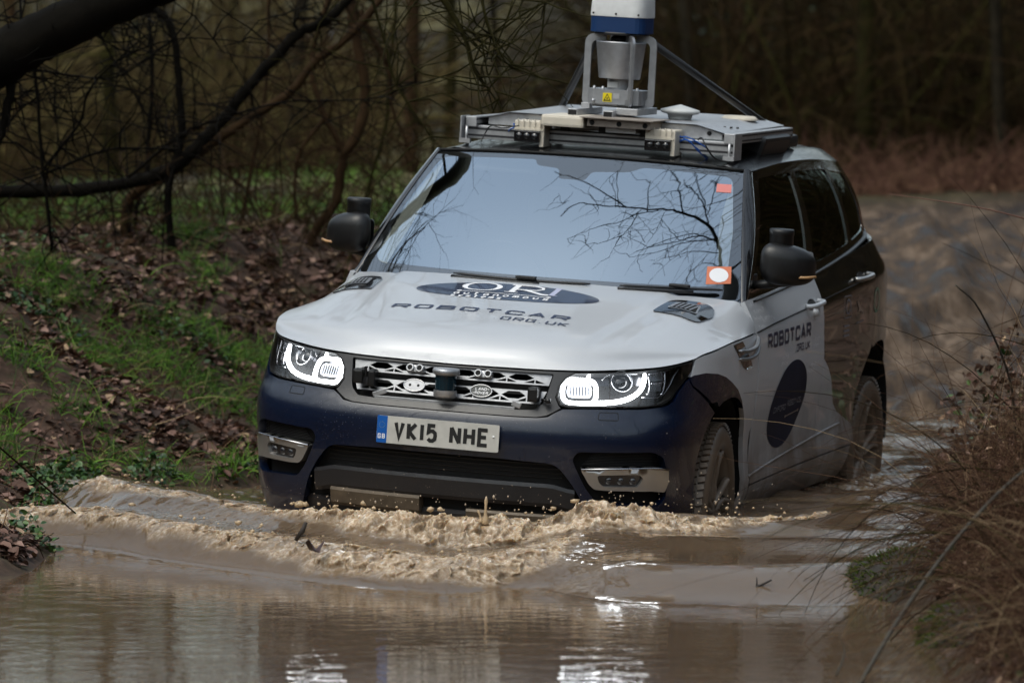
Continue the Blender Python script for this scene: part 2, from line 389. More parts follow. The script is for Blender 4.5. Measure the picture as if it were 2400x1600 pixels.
def glass(name, tint=(.8, .85, .85), refl=(.9, .95, 1), f0=.12, rough=.0):
    m, n, l, b = newmat(name); n.remove(b); out = n['Material Output']
    tr = n.new('ShaderNodeBsdfTransparent'); tr.inputs[0].default_value = (*tint, 1)
    gl = n.new('ShaderNodeBsdfGlossy'); gl.inputs['Color'].default_value = (*refl, 1); gl.inputs['Roughness'].default_value = rough
    fr = n.new('ShaderNodeFresnel'); fr.inputs['IOR'].default_value = 1.5
    mr = n.new('ShaderNodeMapRange'); mr.inputs['From Min'].default_value = .04; mr.inputs['To Min'].default_value = f0; l.new(fr.outputs[0], mr.inputs['Value'])
    mx = n.new('ShaderNodeMixShader'); l.new(mr.outputs[0], mx.inputs[0]); l.new(tr.outputs[0], mx.inputs[1]); l.new(gl.outputs[0], mx.inputs[2]); l.new(mx.outputs[0], out.inputs['Surface'])
    return m
MT = dict(
 silver=dirty('pale_silver_paint', (.62, .64, .67), .42, .2, .5, .85, .28, .85, .04, .3, 1.25, (.3, .24, .18)),
 bonnet=dirty('pale_bonnet_wrap', (.49, .51, .54), .40, .15, .6, .2, .1, .2, .03, .2, 1.5, (.28, .22, .16)),
 blue=dirty('dark_blue_wrap', (.0010, .0058, .022), .26, .0, .5, .40, .1, .14, .006, .6, 1.2, (.13, .11, .10)),
 darkside=dirty('black_body_paint', (.005, .006, .006), .2, .0, .8, .60, .2, .5, .03, .15, 1.2),
 black=simple('black_gloss', (.006, .006, .007), .12, 0, 1.), blackm=simple('black_plastic', (.012, .012, .013), .45, noise=.3, nscale=60, bump=.05),
 mirror_black=simple('black_mirror_cover', (.006, .006, .0065), .42, 0, .1, noise=.3, nscale=25), dark=simple('dark_recess', (.004, .004, .004), .8),
 bumperblack=dirty('black_bumper_trim', (.007, .008, .011), .38, 0, .2, .5, .15, .12, .03, .4, 1.3),
 chrome=dirty('satin_metal', (.55, .54, .52), .25, 1., 0., .6, .2, .35, .12, .2, 1.3), grille=simple('grille_silver', (.36, .365, .38), .42, .8, noise=.25, nscale=40),
 grille_blk=simple('grille_mesh', (.006, .006, .006), .5), white_plate=simple('plate_reflective', (.55, .54, .50), .45, noise=.15, nscale=20),
 plate_blue=simple('plate_blue', (.0, .09, .38), .4), ink=simple('black_ink', (.008, .008, .008), .5), yellow_ink=simple('star_yellow', (.35, .38, .1), .5),
 white_ink=simple('white_vinyl', (.8, .8, .82), .4), navy=simple('navy_vinyl', (.014, .020, .055), .35, 0, .8, noise=.5, nscale=9),
 navy_m=simple('navy_door_vinyl', (.012, .016, .040), .6, noise=.5, nscale=9, spec=.25), navy_txt=simple('navy_lettering', (.02, .03, .07), .4), grey_ink=simple('grey_vinyl', (.22, .22, .25), .5), green_ink=simple('green_vinyl', (.16, .3, .2), .4),
 drl=None, alu=simple('brushed_aluminium', (.56, .565, .58), .42, .75, noise=.22, nscale=35, bump=.05), alu_d=simple('aluminium_slot', (.08, .08, .085), .5, 1.),
 alu_flat=simple('grey_cast_metal', (.42, .43, .45), .42, .8, noise=.2, nscale=30), cream=simple('cream_plastic', (.66, .60, .50), .5, noise=.12, nscale=25),
 white_pl=simple('white_plastic', (.72, .73, .73), .4, noise=.15, nscale=18), dome_blue=simple('blue_sensor_band', (.004, .028, .10), .4), cable_blue=simple('blue_cable', (.01, .09, .40), .4),
 yellow=simple('warning_yellow', (.75, .60, .01), .4), tyre=dirty('muddy_tyre', (.105, .080, .058), .42, 0, .3, 3, -3, .6, .2, .5, 9, (.24, .18, .13)), rim=dirty('muddy_rim', (.36, .30, .24), .38, .3, .3, 3, -1, .45, .3, .4, 9, (.30, .23, .16)), mudplate=simple('muddy_metal', (.15, .115, .08), .35, .3, noise=.4, nscale=20),
 headl=simple('headlamp_reflector', (.10, .10, .105), .22, .9), lampgrey=simple('headlamp_chrome', (.5, .5, .52), .15, 1.), lowbeam=simple('lit_lamp', (.85, .9, 1.0), .3, 0, emit=.75), lens=glass('headlamp_lens', (.95, .96, .97), (1, 1, 1), .06), projector=simple('projector_glass', (.02, .02, .025), .05, 0, 1.),
 ws=glass('windscreen_edge_glass', (.80, .84, .84), (.85, .92, 1.0), .26), wsc=glass('windscreen_glass', (.82, .86, .88), (.74, .87, 1.0), .58), sideglass=glass('tinted_glass', (.10, .11, .10), (.8, .9, .85), .10), frit=simple('windscreen_black_band', (.008, .008, .009), .5), channel=simple('tan_metal', (.33, .28, .24), .45, .3, noise=.2, nscale=30),
 interior=simple('dashboard_grey', (.10, .11, .12), .6), seat=simple('pale_leather', (.40, .37, .32), .6), trimcream=simple('cream_pillar_trim', (.80, .80, .68), .7), visor=simple('grey_visor', (.16, .155, .145), .8),
 red=simple('orange_sticker', (.62, .19, .10), .6), redd=simple('red_sticker', (.60, .20, .18), .6), roofblack=simple('black_roof_paint', (.006, .006, .007), .22, 0, .35, noise=.4, nscale=6, spec=.3), amber=simple('indicator_amber', (.45, .26, .12), .3), lidar_win=simple('sensor_window', (.004, .018, .028), .08, 0, 1.), badge_g=simple('badge_dark', (.02, .025, .022), .3), antenna=simple('antenna_white', (.7, .71, .7), .35))
m, n, l, b = newmat('running_light'); b.inputs['Base Color'].default_value = (1, 1, 1, 1); b.inputs['Emission Color'].default_value = (.95, .98, 1, 1); b.inputs['Emission Strength'].default_value = 12; MT['drl'] = m

CARM = [[-0.289092, 0.955704, 0.055281], [-0.957077, -0.28729, -0.038321], [-0.020742, -0.063987, 0.997735]]
CART = [-0.05652, 20.34567, -0.12009]
# =================================================================== the car
CM = np.array(CARM); CT = np.array(CART)
car = empty('off_road_car'); car.matrix_world = Matrix([[*CM[0], CT[0]], [*CM[1], CT[1]], [*CM[2], CT[2]], [0, 0, 0, 1]])
tag(car, 'muddy silver and dark blue off-road car with roof sensors, wading nose first through the ford', 'car')
PLAN = np.array([(.955, 0), (.951, .15), (.940, .3), (.915, .45), (.870, .6), (.800, .74), (.715, .85), (.60, .918), (.45, .95), (.25, .966), (0, .974), (-.35, .970), (-.8, .958), (-1.4, .955), (-2.0, .958), (-2.5, .968), (-2.9, .965), (-3.2, .93), (-3.5, .865), (-3.75, .77), (-3.90, .62), (-3.96, .4), (-3.98, .2), (-3.985, 0)])
def _cr(P, n=16):
    Q = np.vstack([2 * P[0] - P[1], P, 2 * P[-1] - P[-2]]); out = []
    for i in range(1, len(Q) - 2):
        t = np.linspace(0, 1, n, endpoint=False)[:, None]; p0, p1, p2, p3 = Q[i - 1:i + 3]
        out.append(.5 * ((2 * p1) + (-p0 + p2) * t + (2 * p0 - 5 * p1 + 4 * p2 - p3) * t * t + (-p0 + 3 * p1 - 3 * p2 + p3) * t ** 3))
    out.append(P[-1:]); return np.vstack(out)
_pl = _cr(PLAN); _s = np.r_[0, np.cumsum(np.linalg.norm(np.diff(_pl, axis=0), axis=1))]; ULEN = _s[-1]
_tan = np.gradient(_pl, _s, axis=0); _tan /= np.linalg.norm(_tan, axis=1)[:, None]
_kk = np.hanning(15); _kk /= _kk.sum()
_tan = np.stack([np.convolve(np.pad(_tan[:, i], 7, 'edge'), _kk, 'valid') for i in range(2)], 1); _nor = np.stack([_tan[:, 1], -_tan[:, 0]], 1)
ZK = np.array([.10, .25, .35, .45, .55, .65, .70, .75, .80, .90, 1.00, 1.08, 1.15, 1.25])
INF = np.array([.12, .06, .035, .02, .005, 0, .012, .04, .063, .105, .15, .19, .23, .3])
INS = np.array([.15, .045, .010, .022, .024, .012, .006, .002, 0, .004, .012, .045, .078, .13])
INR = np.array([.14, .05, .02, .005, .0, .0, 0, .0, 0, .015, .035, .06, .085, .13])
def pch(x, xp, fp):
    x = np.asarray(x, float); d = np.diff(fp) / np.diff(xp); m = np.zeros(len(xp)); m[0] = d[0]; m[-1] = d[-1]; m[1:-1] = (d[:-1] + d[1:]) / 2
    i = np.clip(np.searchsorted(xp, x) - 1, 0, len(xp) - 2); h = xp[i + 1] - xp[i]; t = (x - xp[i]) / h
    return (2 * t ** 3 - 3 * t * t + 1) * fp[i] + (t ** 3 - 2 * t * t + t) * h * m[i] + (-2 * t ** 3 + 3 * t * t) * fp[i + 1] + (t ** 3 - t * t) * h * m[i + 1]
def bshift(x): return np.interp(-np.asarray(x), [.45, 1.07, 2.14, 2.94, 3.6], [0, .02, .08, .150, .165])
def belt(u, z, off=0.):
    u = np.asarray(u, float); z = np.asarray(z, float) * np.ones_like(u); sg = np.where(u < 0, -1., 1.); a = np.abs(u)
    x = np.interp(a, _s, _pl[:, 0]); y = np.interp(a, _s, _pl[:, 1]); nx = np.interp(a, _s, _nor[:, 0]); ny = np.interp(a, _s, _nor[:, 1]) * np.clip(a / .08, 0, 1)
    w = sm(a, .75, 1.5); wr = sm(a, ULEN - 1.6, ULEN - .8)
    zs = np.clip(z - bshift(x) * sm(z, .85, 1.12) * w, .1, 1.25); zz = np.clip(z, .1, 1.25)
    o = (1 - w) * pch(zz, ZK, INF) + w * ((1 - wr) * pch(zs, ZK, INS) + wr * pch(zs, ZK, INR)) - off + .055 * sm(-x, 2.9, 3.4) * sm(z, 1.10, 1.32)
    return np.stack([x - nx * o, (y - ny * o) * sg, z], -1)
_kx = (_pl[:, 1] > .6)
def ux(x): return float(np.interp(-x, -_pl[_kx][:, 0], _s[_kx]))
def beltS(s, off=0.): return lambda u, z: belt(np.asarray(u) * s, z, off)
def mir(P): return [(-a, b) for a, b in P][::-1]
# ---- outlines shared by neighbouring panels (u, z) --------------------------------
HL = [(.547, .903), (.505, .880), (.480, .848), (.473, .803), (.492, .772), (.53, .766), (.657, .770), (.852, .777), (.97, .788), (1.03, .808), (1.075, .84), (1.167, .890), (1.205, .915), (1.228, .955), (1.074, .938), (.873, .921), (.75, .912)]
BON_FRONT = [(0, .905), (.2, .907), (.4, .909), (.57, .912), (.75, .921), (.873, .930), (1.0, .938), (1.12, .950), (1.238, .966)]
def archpts(xc, zc, rx, rz, x0, x1, n=22, e=2.35):
    out = []
    for t in np.linspace(0, math.pi, n):
        c, s_ = math.cos(t), math.sin(t); x = xc + rx * abs(c) ** (2 / e) * np.sign(c); z = zc + rz * abs(s_) ** (2 / e); out.append((ux(x), z))
    return out
ARF = [(ux(.395), .20), (ux(.40), .33)] + archpts(0, .38, .40, .395, 0, 0)[1:-1] + [(ux(-.395), .33), (ux(-.36), .20)]
ARR = [(ux(-2.52), .22), (ux(-2.51), .34)] + archpts(-2.925, .40, .415, .415, 0, 0)[1:-1] + [(ux(-3.33), .36), (ux(-3.31), .24)]
# ---- dark inner body ---------------------------------------------------------------
def inner():
    out = [(-6.2, .2), (6.2, .2), (6.2, 1.02), (3.2, 1.0), (1.6, .93), (1.0, .86), (0, .83), (-1.0, .86), (-1.6, .93), (-3.2, 1.0), (-6.2, 1.02)]
    holes = [ARF, mir(ARF), ARR, mir(ARR), [(-.45, .72), (.45, .72), (.45, .80), (-.45, .80)]]
    holes = [[(a, b) for a, b in h if b > .21] for h in holes]
    o = panel('inner_body', out, lambda u, z: belt(u, z, -.05), MT['dark'], car, .11, holes, thk=.25); return o
inner()
mb = MB()   # floor, wheel wells, interior tub
mb.box((-1.45, 0, .30), (4.3, 1.15, .12)); mb.box((-1.7, 0, .98), (3.0, 1.66, .03)); mb.box((.25, 0, .72), (.8, 1.1, .30))
mb.obj('underbody', MT['dark'], car)
# ---- bumper -------------------------------------------------------------------------
INTK = rnd([(-.50, .535), (.50, .535), (.56, .465), (.60, .40), (.66, .20), (-.66, .20), (-.60, .40), (-.56, .465)], .04)
INTK = rnd([(-.49, .538), (-.25, .546), (.25, .546), (.49, .538), (.555, .465), (.60, .40), (.67, .235), (-.67, .235), (-.60, .40), (-.555, .465)], .04)
FOGI = rnd([(.575, .592), (.90, .600), (.955, .575), (.985, .52), (1.0, .41), (.96, .375), (.67, .385), (.62, .44), (.585, .50), (.555, .56)], .022)
def bumper():
    half = [(0, .716), (.30, .716), (.40, .718), (.445, .724), (.478, .744), (.505, .757), (.60, .762), (.85, .768), (.99, .780), (1.05, .80), (1.09, .836), (1.172, .882), (1.195, .850)]
    arc = [(u, z) for u, z in ARF if u < ux(.16)]; arc.sort(key=lambda p: -p[1] * 10 + p[0])
    half += [(ux(.235), .772 - .03)] if False else []
    half += [(a, b) for a, b in sorted([(a, b) for a, b in ARF if a < ux(.22)], key=lambda p: (-p[1], p[0]))]
    half += [(1.22, .18), (.70, .16)]
    half = [p for p in half]
    out = half + [(0, .16)] + [(-a, b) for a, b in half[::-1][:-1]]
    return panel('front_bumper', out, belt, [MT['blue'], MT['bumperblack']], car, .035, [INTK, FOGI, mir(FOGI)], thk=.035)
bump = bumper()
for s in (1, -1):    # tow cover outline, thin inset panels
    p = rnd([(.655, .724), (.742, .724), (.744, .753), (.662, .753)], .008)
    items = [(ribbon(p, .0025, True), 0)]
    decal('tow_eye_cover', items, beltS(s, .0012), MT['dark'], bump)
# black recesses behind the openings
mbk = panel('lower_intake', [(-.70, .22), (.70, .22), (.62, .56), (-.62, .56)], lambda u, z: belt(u, z, -.075), MT['dark'], car, .08, thk=.01)
# slats in the lower intake and the long lip bar below the plate
V = []
mb = MB()
for zc in (.50, .515, .53): pass
def belt_bar(name, u0, u1, zf, hz, off0, off1, mat, parent, n=40, round_=True):
    """solid bar following the nose between two offsets; zf(u) centre height"""
    mb = MB(); sec = [(off0, -.5), (off0, .5), (off1 - .006, .5), (off1, .34), (off1, -.34), (off1 - .006, -.5)]; VV = []; FF = []
    us = np.linspace(u0, u1, n)
    for i, u in enumerate(us):
        k = 1.
        for (o, h) in sec: VV.append(belt(u, zf(u) + h * hz, o))
    m = len(sec)
    for i in range(n - 1):
        for k in range(m): FF.append([i * m + k, i * m + (k + 1) % m, (i + 1) * m + (k + 1) % m, (i + 1) * m + k])
    FF.append(list(range(m))); FF.append([(n - 1) * m + k for k in range(m)])
    mb.add(VV, FF, 0, False); return mb.obj(name, mat, parent)
belt_bar('bumper_lip', -.575, .575, lambda u: .405 - .02 * sm(abs(u), .46, .58), .095, -.07, -.004, MT['bumperblack'], bump)
for k in range(4): belt_bar('intake_slat', -.52, .52, lambda u, k=k: .475 + .018 * k, .005, -.07, -.045, MT['blackm'], bump, 20)
belt_bar('skid_plate', -.49, -.08, lambda u: .325, .075, -.06, .004, MT['mudplate'], car, 16)
belt_bar('skid_plate', .12, .49, lambda u: .295, .06, -.06, .0, MT['mudplate'], car, 16)
belt_bar('valance', -.66, .66, lambda u: .262, .10, -.07, -.03, MT['bumperblack'], bump, 24)
# ---- fog lamps ----------------------------------------------------------------------
for s in (1, -1):
    fg = panel('fog_light', rnd([(.56, .60), (.98, .605), (1.01, .41), (.97, .37), (.64, .375)], .01), beltS(s, -.055), MT['dark'], car, .06, thk=.005)
    BZ = rnd([(.592, .521), (.75, .528), (.925, .532), (.992, .523), (1.002, .47), (.985, .432), (.91, .438), (.70, .438), (.655, .441), (.63, .462)], .01)
    LMP = rnd([(.662, .500), (.84, .508), (.862, .492), (.842, .455), (.69, .453), (.672, .47)], .012)
    bz = panel('bezel', BZ, beltS(s, .004), MT['chrome'], fg, .03, [LMP], thk=.045)
    tp = MB(); P = [belt(u * s, z, .006) for u, z in [(.594, .5215), (.75, .529), (.925, .533), (.99, .5245)]]; tp.tube(P, .0045, 8); tp.obj('bezel_edge', MT['lampgrey'], bz)
    ln = panel('lamp_lens', LMP, beltS(s, -.012), MT['headl'], fg, .02, thk=.002)
    for k in range(3):
        m3 = MB(); u = .71 + k * .052; c = belt(u * s, .479, -.010); m3.lathe([(.0, .003), (.012, .002), (.016, -.002)], 16, T=Matrix.Translation(c) @ Matrix.Rotation(RAD(90), 4, 'Y'))
        m3.obj('lamp_cell', MT['projector'], ln)
    vm = MB()
    for k in range(9):
        u0, u1 = .60 + .006 * k, .95; z = .54 + k * .0065
        vm.tube([belt(u * s, z, -.03) for u in np.linspace(u0, u1, 8)], .0016, 4)
    vm.obj('mesh_screen', MT['blackm'], fg)
# ---- grille -------------------------------------------------------------------------
SUR = [(-.555, .904), (-.3, .9), (0, .898), (.3, .9), (.555, .904), (.512, .878), (.487, .850), (.470, .803), (.487, .770), (.497, .762), (.470, .746), (.440, .730), (.40, .722), (.3, .720), (0, .720), (-.3, .720), (-.40, .722), (-.440, .730), (-.470, .746), (-.497, .762), (-.487, .770), (-.470, .803), (-.487, .850), (-.512, .878)]
OPN = rnd([(-.458, .893), (.458, .893), (.432, .80), (.42, .775), (.385, .748), (.3, .744), (-.3, .744), (-.385, .748), (-.42, .775), (-.432, .80)], .008)
grl = panel('grille', SUR, lambda u, z: belt(u, z, -.003), MT['bumperblack'], car, .03, [OPN], thk=.06)
panel('grille_backing', [(-.48, .735), (.48, .735), (.48, .892), (-.48, .892)], lambda u, z: belt(u, z, -.085), MT['dark'], grl, .08, thk=.003)
def hexbar(name, z0, z1, du0, du1, cell):
    out = [(-du0, z1), (du0, z1), (du1, z0), (-du1, z0)]; holes = []; t = .0042; zc = (z0 + z1) / 2; h = (z1 - z0) / 2 - t
    k = 0; u = -du0
    nC = int(du0 * 2 / cell); c = 2 * du1 / nC; e = .0026
    for i in range(nC + 1):
        cu = -du1 + c * i
        if -du1 + c * .45 < cu < du1 - c * .45:
            q = c * .5 - e   # hexagon
            holes.append([(cu - q * .96, zc + .20 * h), (cu - q * .42, zc + h * .95), (cu + q * .42, zc + h * .95), (cu + q * .96, zc + .20 * h), (cu + q * .42, zc - h * .42), (cu - q * .42, zc - h * .42)])
        if i < nC:
            for sgn in (0,):
                a = cu + e + c * .10; bq = cu + c - e - c * .10; mid = (a + bq) / 2
                holes.append([(a, zc - h * .88), (mid - e, zc - h * .88), (mid - e, zc - h * .14), (a + c * .14, zc - h * .56)])
                holes.append([(mid + e, zc - h * .88), (bq, zc - h * .88), (bq - c * .14, zc - h * .56), (mid + e, zc - h * .14)])
    return panel(name, out, lambda u_, z_: belt(u_, z_, -.018), MT['grille'], grl, .03, holes, thk=.009)
hexbar('grille_bar', .844, .888, .452, .438, .118)
hexbar('grille_bar', .770, .820, .432, .405, .118)
def bT(u, z, off):
    """frame on the nose: local x across, y up, z outward"""
    p = Vector(belt(u, z, off)); px = Vector(belt(u + .002, z, off)) - p; px.normalize(); py = Vector(belt(u, z + .002, off)) - p; nz = px.cross(py).normalized(); py = nz.cross(px)
    return Matrix(((px.x, py.x, nz.x, p.x), (px.y, py.y, nz.y, p.y), (px.z, py.z, nz.z, p.z), (0, 0, 0, 1)))
def upT(x, y, z, yaw=0.): return Matrix.Translation((x, y, z)) @ Matrix.Rotation(yaw, 4, 'Z')
# badges
for u, mat, rimm in ((-.143, 'grille', 'lampgrey'), (.15, 'badge_g', 'lampgrey')):
    T_ = bT(u, .805, -.012); q = MB(); q.prism(ellipse(0, 0, .045, .026, 40), -.008, .004, T=T_)
    bd = q.obj('badge', MT[mat], grl); q = MB(); q.tube([(.045 * math.cos(t), .026 * math.sin(t), .004) for t in np.linspace(0, 2 * math.pi, 40, endpoint=False)], .0022, 6, T=T_, closed=True)
    q.obj('badge_rim', MT[rimm], bd)
    if u < 0:
        q = MB()
        for k in (-.018, .018): q = MB(); q.lathe([(.0, .0055), (.005, .005), (.006, .004)], 12, T=T_ @ Matrix.Translation((k, 0, 0))); q.obj('screw', MT['dark'], bd)
    else:
        it, _ = letters('LAND', -.026, .002, .0105, .012, .0022, .0022, .15); it2, _ = letters('ROVER', -.027, -.014, .0095, .011, .0022, .0021, .15)
        it += it2 + [(ribbon([(.026, .008), (.033, .008)], .002), 0), (ribbon([(-.034, -.009), (-.029, -.009)], .002), 0)]
        decal('badge_lettering', it, lambda a, b_, T_=T_: np.array([tuple(T_ @ Vector((p, q_, .0046))) for p, q_ in zip(np.atleast_1d(a), np.atleast_1d(b_))]), MT['white_ink'], bd, 1, .0001)
# twin cameras
for u in (-.15, .15):
    tw = MB()
    for k in (-.021, .021): tw.lathe([(.0135, -.03), (.0175, -.03), (.0175, .012), (.012, .016), (.010, .010)], 20, T=bT(u + k, .872, -.005))
    tw.box((0, .0, -.012), (.075, .03, .03), T=bT(u, .872, -.005), bev=.006)
    tw_o = tw.obj('twin_camera', MT['alu'], grl); q = MB()
    for k in (-.021, .021): q.lathe([(.0, .011), (.012, .011)], 16, T=bT(u + k, .872, -.005))
    q.obj('camera_lens', MT['dark'], tw_o)
# cylinder lidar in the grille centre
T_ = upT(.912, .005, -.004)
q = MB(); q.lathe([(0, .774), (.040, .774), (.048, .782), (.048, .806)], 32, T=T_); ld = q.obj('cylinder_lidar', MT['alu'], grl)
q = MB(); q.lathe([(.0435, .806), (.0435, .868)], 32, T=T_); q.obj('sensor_window', MT['lidar_win'], ld)
q = MB(); q.lathe([(.0445, .866), (.056, .872), (.056, .886), (.052, .893), (0, .896)], 32, T=T_); q.obj('sensor_cap', MT['alu_flat'], ld)
q = MB(); q.box((.90, .005, .79), (.07, .06, .02)); q.obj('sensor_mount', MT['alu'], ld)
# black scanners with brackets
for s, zz in ((-1, .828), (1, .812)):
    c = Vector(belt(.385 * s, zz, .02)); q = MB(); q.box((c.x + .015, c.y - (.0), c.z), (.05, .046, .062), bev=.012); q.box((c.x - .02, c.y, c.z), (.06, .030, .045), bev=.004)
    if s < 0: q.box((c.x + .0, c.y + .055, c.z - .006), (.06, .032, .07), bev=.01); q.lathe([(.006, -.02), (.006, .02)], 10, T=upT(c.x + .02, c.y + .03, c.z + .02))
    else: q.tube([(c.x, c.y + .03, c.z - .02), (c.x + .01, c.y + .055, c.z - .022)], .006, 8); q.lathe([(0, .01), (.012, .008), (.012, -.008), (0, -.01)], 12, T=upT(c.x + .01, c.y + .06, c.z - .022))
    q.obj('black_scanner', MT['mirror_black'], grl)
q = MB(); c = belt(-.31, .775, .0); q.box((c[0], c[1] + .02, c[2] - .010), (.010, .06, .020), bev=.003, R=Matrix.Rotation(.35, 3, 'X')); q.box((c[0] - .0, c[1] + .30, c[2] - .028), (.012, .60, .013), bev=.002); q.obj('scanner_bracket', MT['alu'], grl)
q = MB(); c = belt(.32, .765, .0); q.box((c[0], c[1] - .01, c[2]), (.010, .04, .024), bev=.003, R=Matrix.Rotation(-.3, 3, 'X')); q.obj('scanner_bracket', MT['alu'], grl)
# ---- number plate -------------------------------------------------------------------
p0 = Vector((.9735, 0, .627)); PT = Matrix(((.044, 0, .999, p0.x), (0, 1, 0, p0.y), (.0, 0, 1, p0.z), (0, 0, 0, 1)))
nrm = Vector((1, 0, .05)).normalized(); upv = Vector((-.05, 0, 1)).normalized()
PT = Matrix(((0, upv.x, nrm.x, p0.x), (1, 0, 0, p0.y), (0, upv.z, nrm.z, p0.z), (0, 0, 0, 1)))
bend = lambda a: -.075 * a * a
def pfn(h): return lambda a, b_: np.array([tuple(PT @ Vector((p, q_, h + bend(p)))) for p, q_ in zip(np.atleast_1d(a), np.atleast_1d(b_))])
plate = panel('number_plate', rnd([(-.26, -.0555), (.26, -.0555), (.26, .0555), (-.26, .0555)], .008), pfn(0), MT['white_plate'], car, .03, thk=.006, out=(1, 0, 0))
panel('country_band', rnd([(-.2595, -.055), (-.216, -.055), (-.216, .055), (-.2595, .055)], .003), pfn(.0008), MT['plate_blue'], plate, .02, thk=.0003, out=(1, 0, 0))
it, _ = letters('GB', -.254, -.038, .013, .020, .005, .0038); decal('country_letters', it, pfn(.0014), MT['white_ink'], plate, 1, .0002)
st = []
for k in range(12):
    a = RAD(30 * k); cx, cy = -.238 + .012 * math.cos(a), .018 + .012 * math.sin(a); st.append((([(cx - .0014, cy), (cx, cy - .0014), (cx + .0014, cy), (cx, cy + .0014)], [[0, 1, 2, 3]]), 0))
decal('country_stars', st, pfn(.0014), MT['yellow_ink'], plate, 1)
wd = {'1': .42}; it, _ = letters('VK15', -.186, -.0385, .046, .077, .0095, .0155, widths=wd); it2, _ = letters('NHE', .052, -.0385, .0495, .077, .0095, .0155)
decal('plate_lettering', it + it2, pfn(.0012), MT['ink'], plate, 2, .0002)
q = MB(); q.lathe([(0, .004), (.004, .003), (.0055, 0)], 12, T=PT @ Matrix.Translation((.237, .006, bend(.237)))); q.obj('plate_screw', MT['white_pl'], plate)
q = MB(); q.box((.938, 0, .627), (.03, .46, .09)); q.obj('plate_backing', MT['blackm'], plate)
# ---- headlights ---------------------------------------------------------------------
def zoff(P): return P
for s in (1, -1):
    hl = panel('headlight', HL, beltS(s, -.055), MT['headl'], car, .05, thk=.0)
    panel('lamp_surround', HL, beltS(s, -.002), MT['dark'], hl, .03, [[(a + (.76 - a) * .035, b_ + (.855 - b_) * .085) for a, b_ in HL]], thk=.055)
    panel('lens_cover', [(a + (.76 - a) * .02, b_ + (.855 - b_) * .05) for a, b_ in HL], beltS(s, .0), MT['lens'], hl, .05, thk=.0)
    ring = []
    rr = rnd([(.500, .783), (.652, .783), (.652, .874), (.500, .874)], [.040, .040, .040, .040], 7)
    q = MB(); q.tube([belt(u * s, z, -.018) for u, z in rr], .0088, 8, closed=True)
    jp = _cr(np.array([(.63, .786), (.70, .789), (.77, .799), (.825, .818), (.868, .845), (.893, .876), (.907, .907)]), 6)
    q.tube([belt(u * s, z, -.018) for u, z in jp], [.0095] * (len(jp) - 3) + [.0085, .0075, .0065], 8)
    q.tube([belt(.612 * s, .874, -.018), belt(.617 * s, .888, -.018), belt(.62 * s, .897, -.018)], [.008, .0075, .005], 8)
    q.obj('light_strip', MT['drl'], hl)
    q = MB(); T_ = bT(.576 * s, .829, -.03)
    q.prism(rnd([(-.05, -.026), (.05, -.026), (.05, .026), (-.05, .026)], .022, 6), -.01, .0, T=T_); q.obj('inner_lamp', MT['lowbeam'], hl)
    q = MB()
    for k in range(7): q.box((-.036 + .012 * k, 0, .002), (.004, .04, .006), T=T_)
    q.obj('inner_lamp_cell', MT['headl'], hl)
    T_ = bT(.777 * s, .868, -.045)
    q = MB(); q.lathe([(.040, -.01), (.046, .018), (.043, .022), (.038, .0)], 32, T=T_); pr = q.obj('projector', MT['lampgrey'], hl)
    q = MB(); q.lathe([(.0, .016), (.02, .013), (.034, .004), (.038, -.006)], 32, T=T_); q.obj('projector_lens', MT['projector'], pr)
    q = MB()
    for P, r in (([(.935, .905), (.985, .912), (1.06, .921), (1.155, .938)], .004), ([(1.045, .915), (1.035, .88), (1.015, .845), (.995, .825)], .004), ([(.94, .868), (.985, .872), (1.03, .876)], .004), ([(.87, .812), (.94, .812), (1.0, .822), (1.06, .86), (1.10, .895), (1.155, .93)], .005), ([(.90, .826), (.96, .826), (.995, .832)], .003), ([(.932, .90), (.93, .86), (.915, .83)], .003), ([(.68, .876), (.72, .90), (.86, .905)], .002)):
        q.tube([belt(u * s, z, -.022) for u, z in _cr(np.array(P), 4)], r, 6)
    q.obj('lamp_trim', MT['lampgrey'], hl)
    q = MB(); q.prism([(.94, .875), (1.03, .880), (1.04, .912), (.945, .902)], 0, .004, fn=lambda a, b_, h, s=s: belt(a * s, b_, -.035 + h)); q.prism([(.93, .835), (1.005, .838), (1.022, .870), (.938, .863)], 0, .004, fn=lambda a, b_, h, s=s: belt(a * s, b_, -.035 + h)); q.obj('lamp_reflector', MT['lampgrey'], hl)
# ---- bonnet -------------------------------------------------------------------------
def edge_front(t): return np.array([np.interp(t, np.linspace(0, 1, len(BON_FRONT)), [p[i] for p in BON_FRONT]) for i in (0, 1)])
BA = np.array([0, .18, .36, .52, .66, .78, .86, .92, .965, 1.0])
rows = []
fu = np.array([0, .21, .43, .63, .82, .985, 1.085, 1.155, 1.205, 1.238]); fz = np.interp(fu, [p[0] for p in BON_FRONT], [p[1] for p in BON_FRONT])
rows.append(np.array([belt(u, z, .003) for u, z in zip(fu, fz)]))
for (xc, zc, ue, ze, drop, k) in [(.822, .955, 1.262, .972, .010, 3.0), (.765, 1.002, 1.30, .980, .018, 3.0), (.66, 1.034, 1.37, .988, .022, 2.7), (.48, 1.066, 1.50, 1.000, .025, 2.5), (.25, 1.103, 1.66, 1.008, .027, 2.4), (.0, 1.145, 1.84, 1.012, .029, 2.2), (-.20, 1.178, 2.06, 1.015, .031, 2.0), ]:
    e = belt(ue, ze, .002); ye = e[1]; R_ = []
    w = rows
    for a in BA:
        S = sm(a, .70, 1.04) ** 1.35
        z = zc - drop * a ** 2 * 1.0; z = z + (e[2] - (zc - drop)) * S
        x = xc + (e[0] - xc) * a ** k
        R_.append((x, ye * a, z))
    R_[-1] = tuple(e); rows.append(np.array(R_))
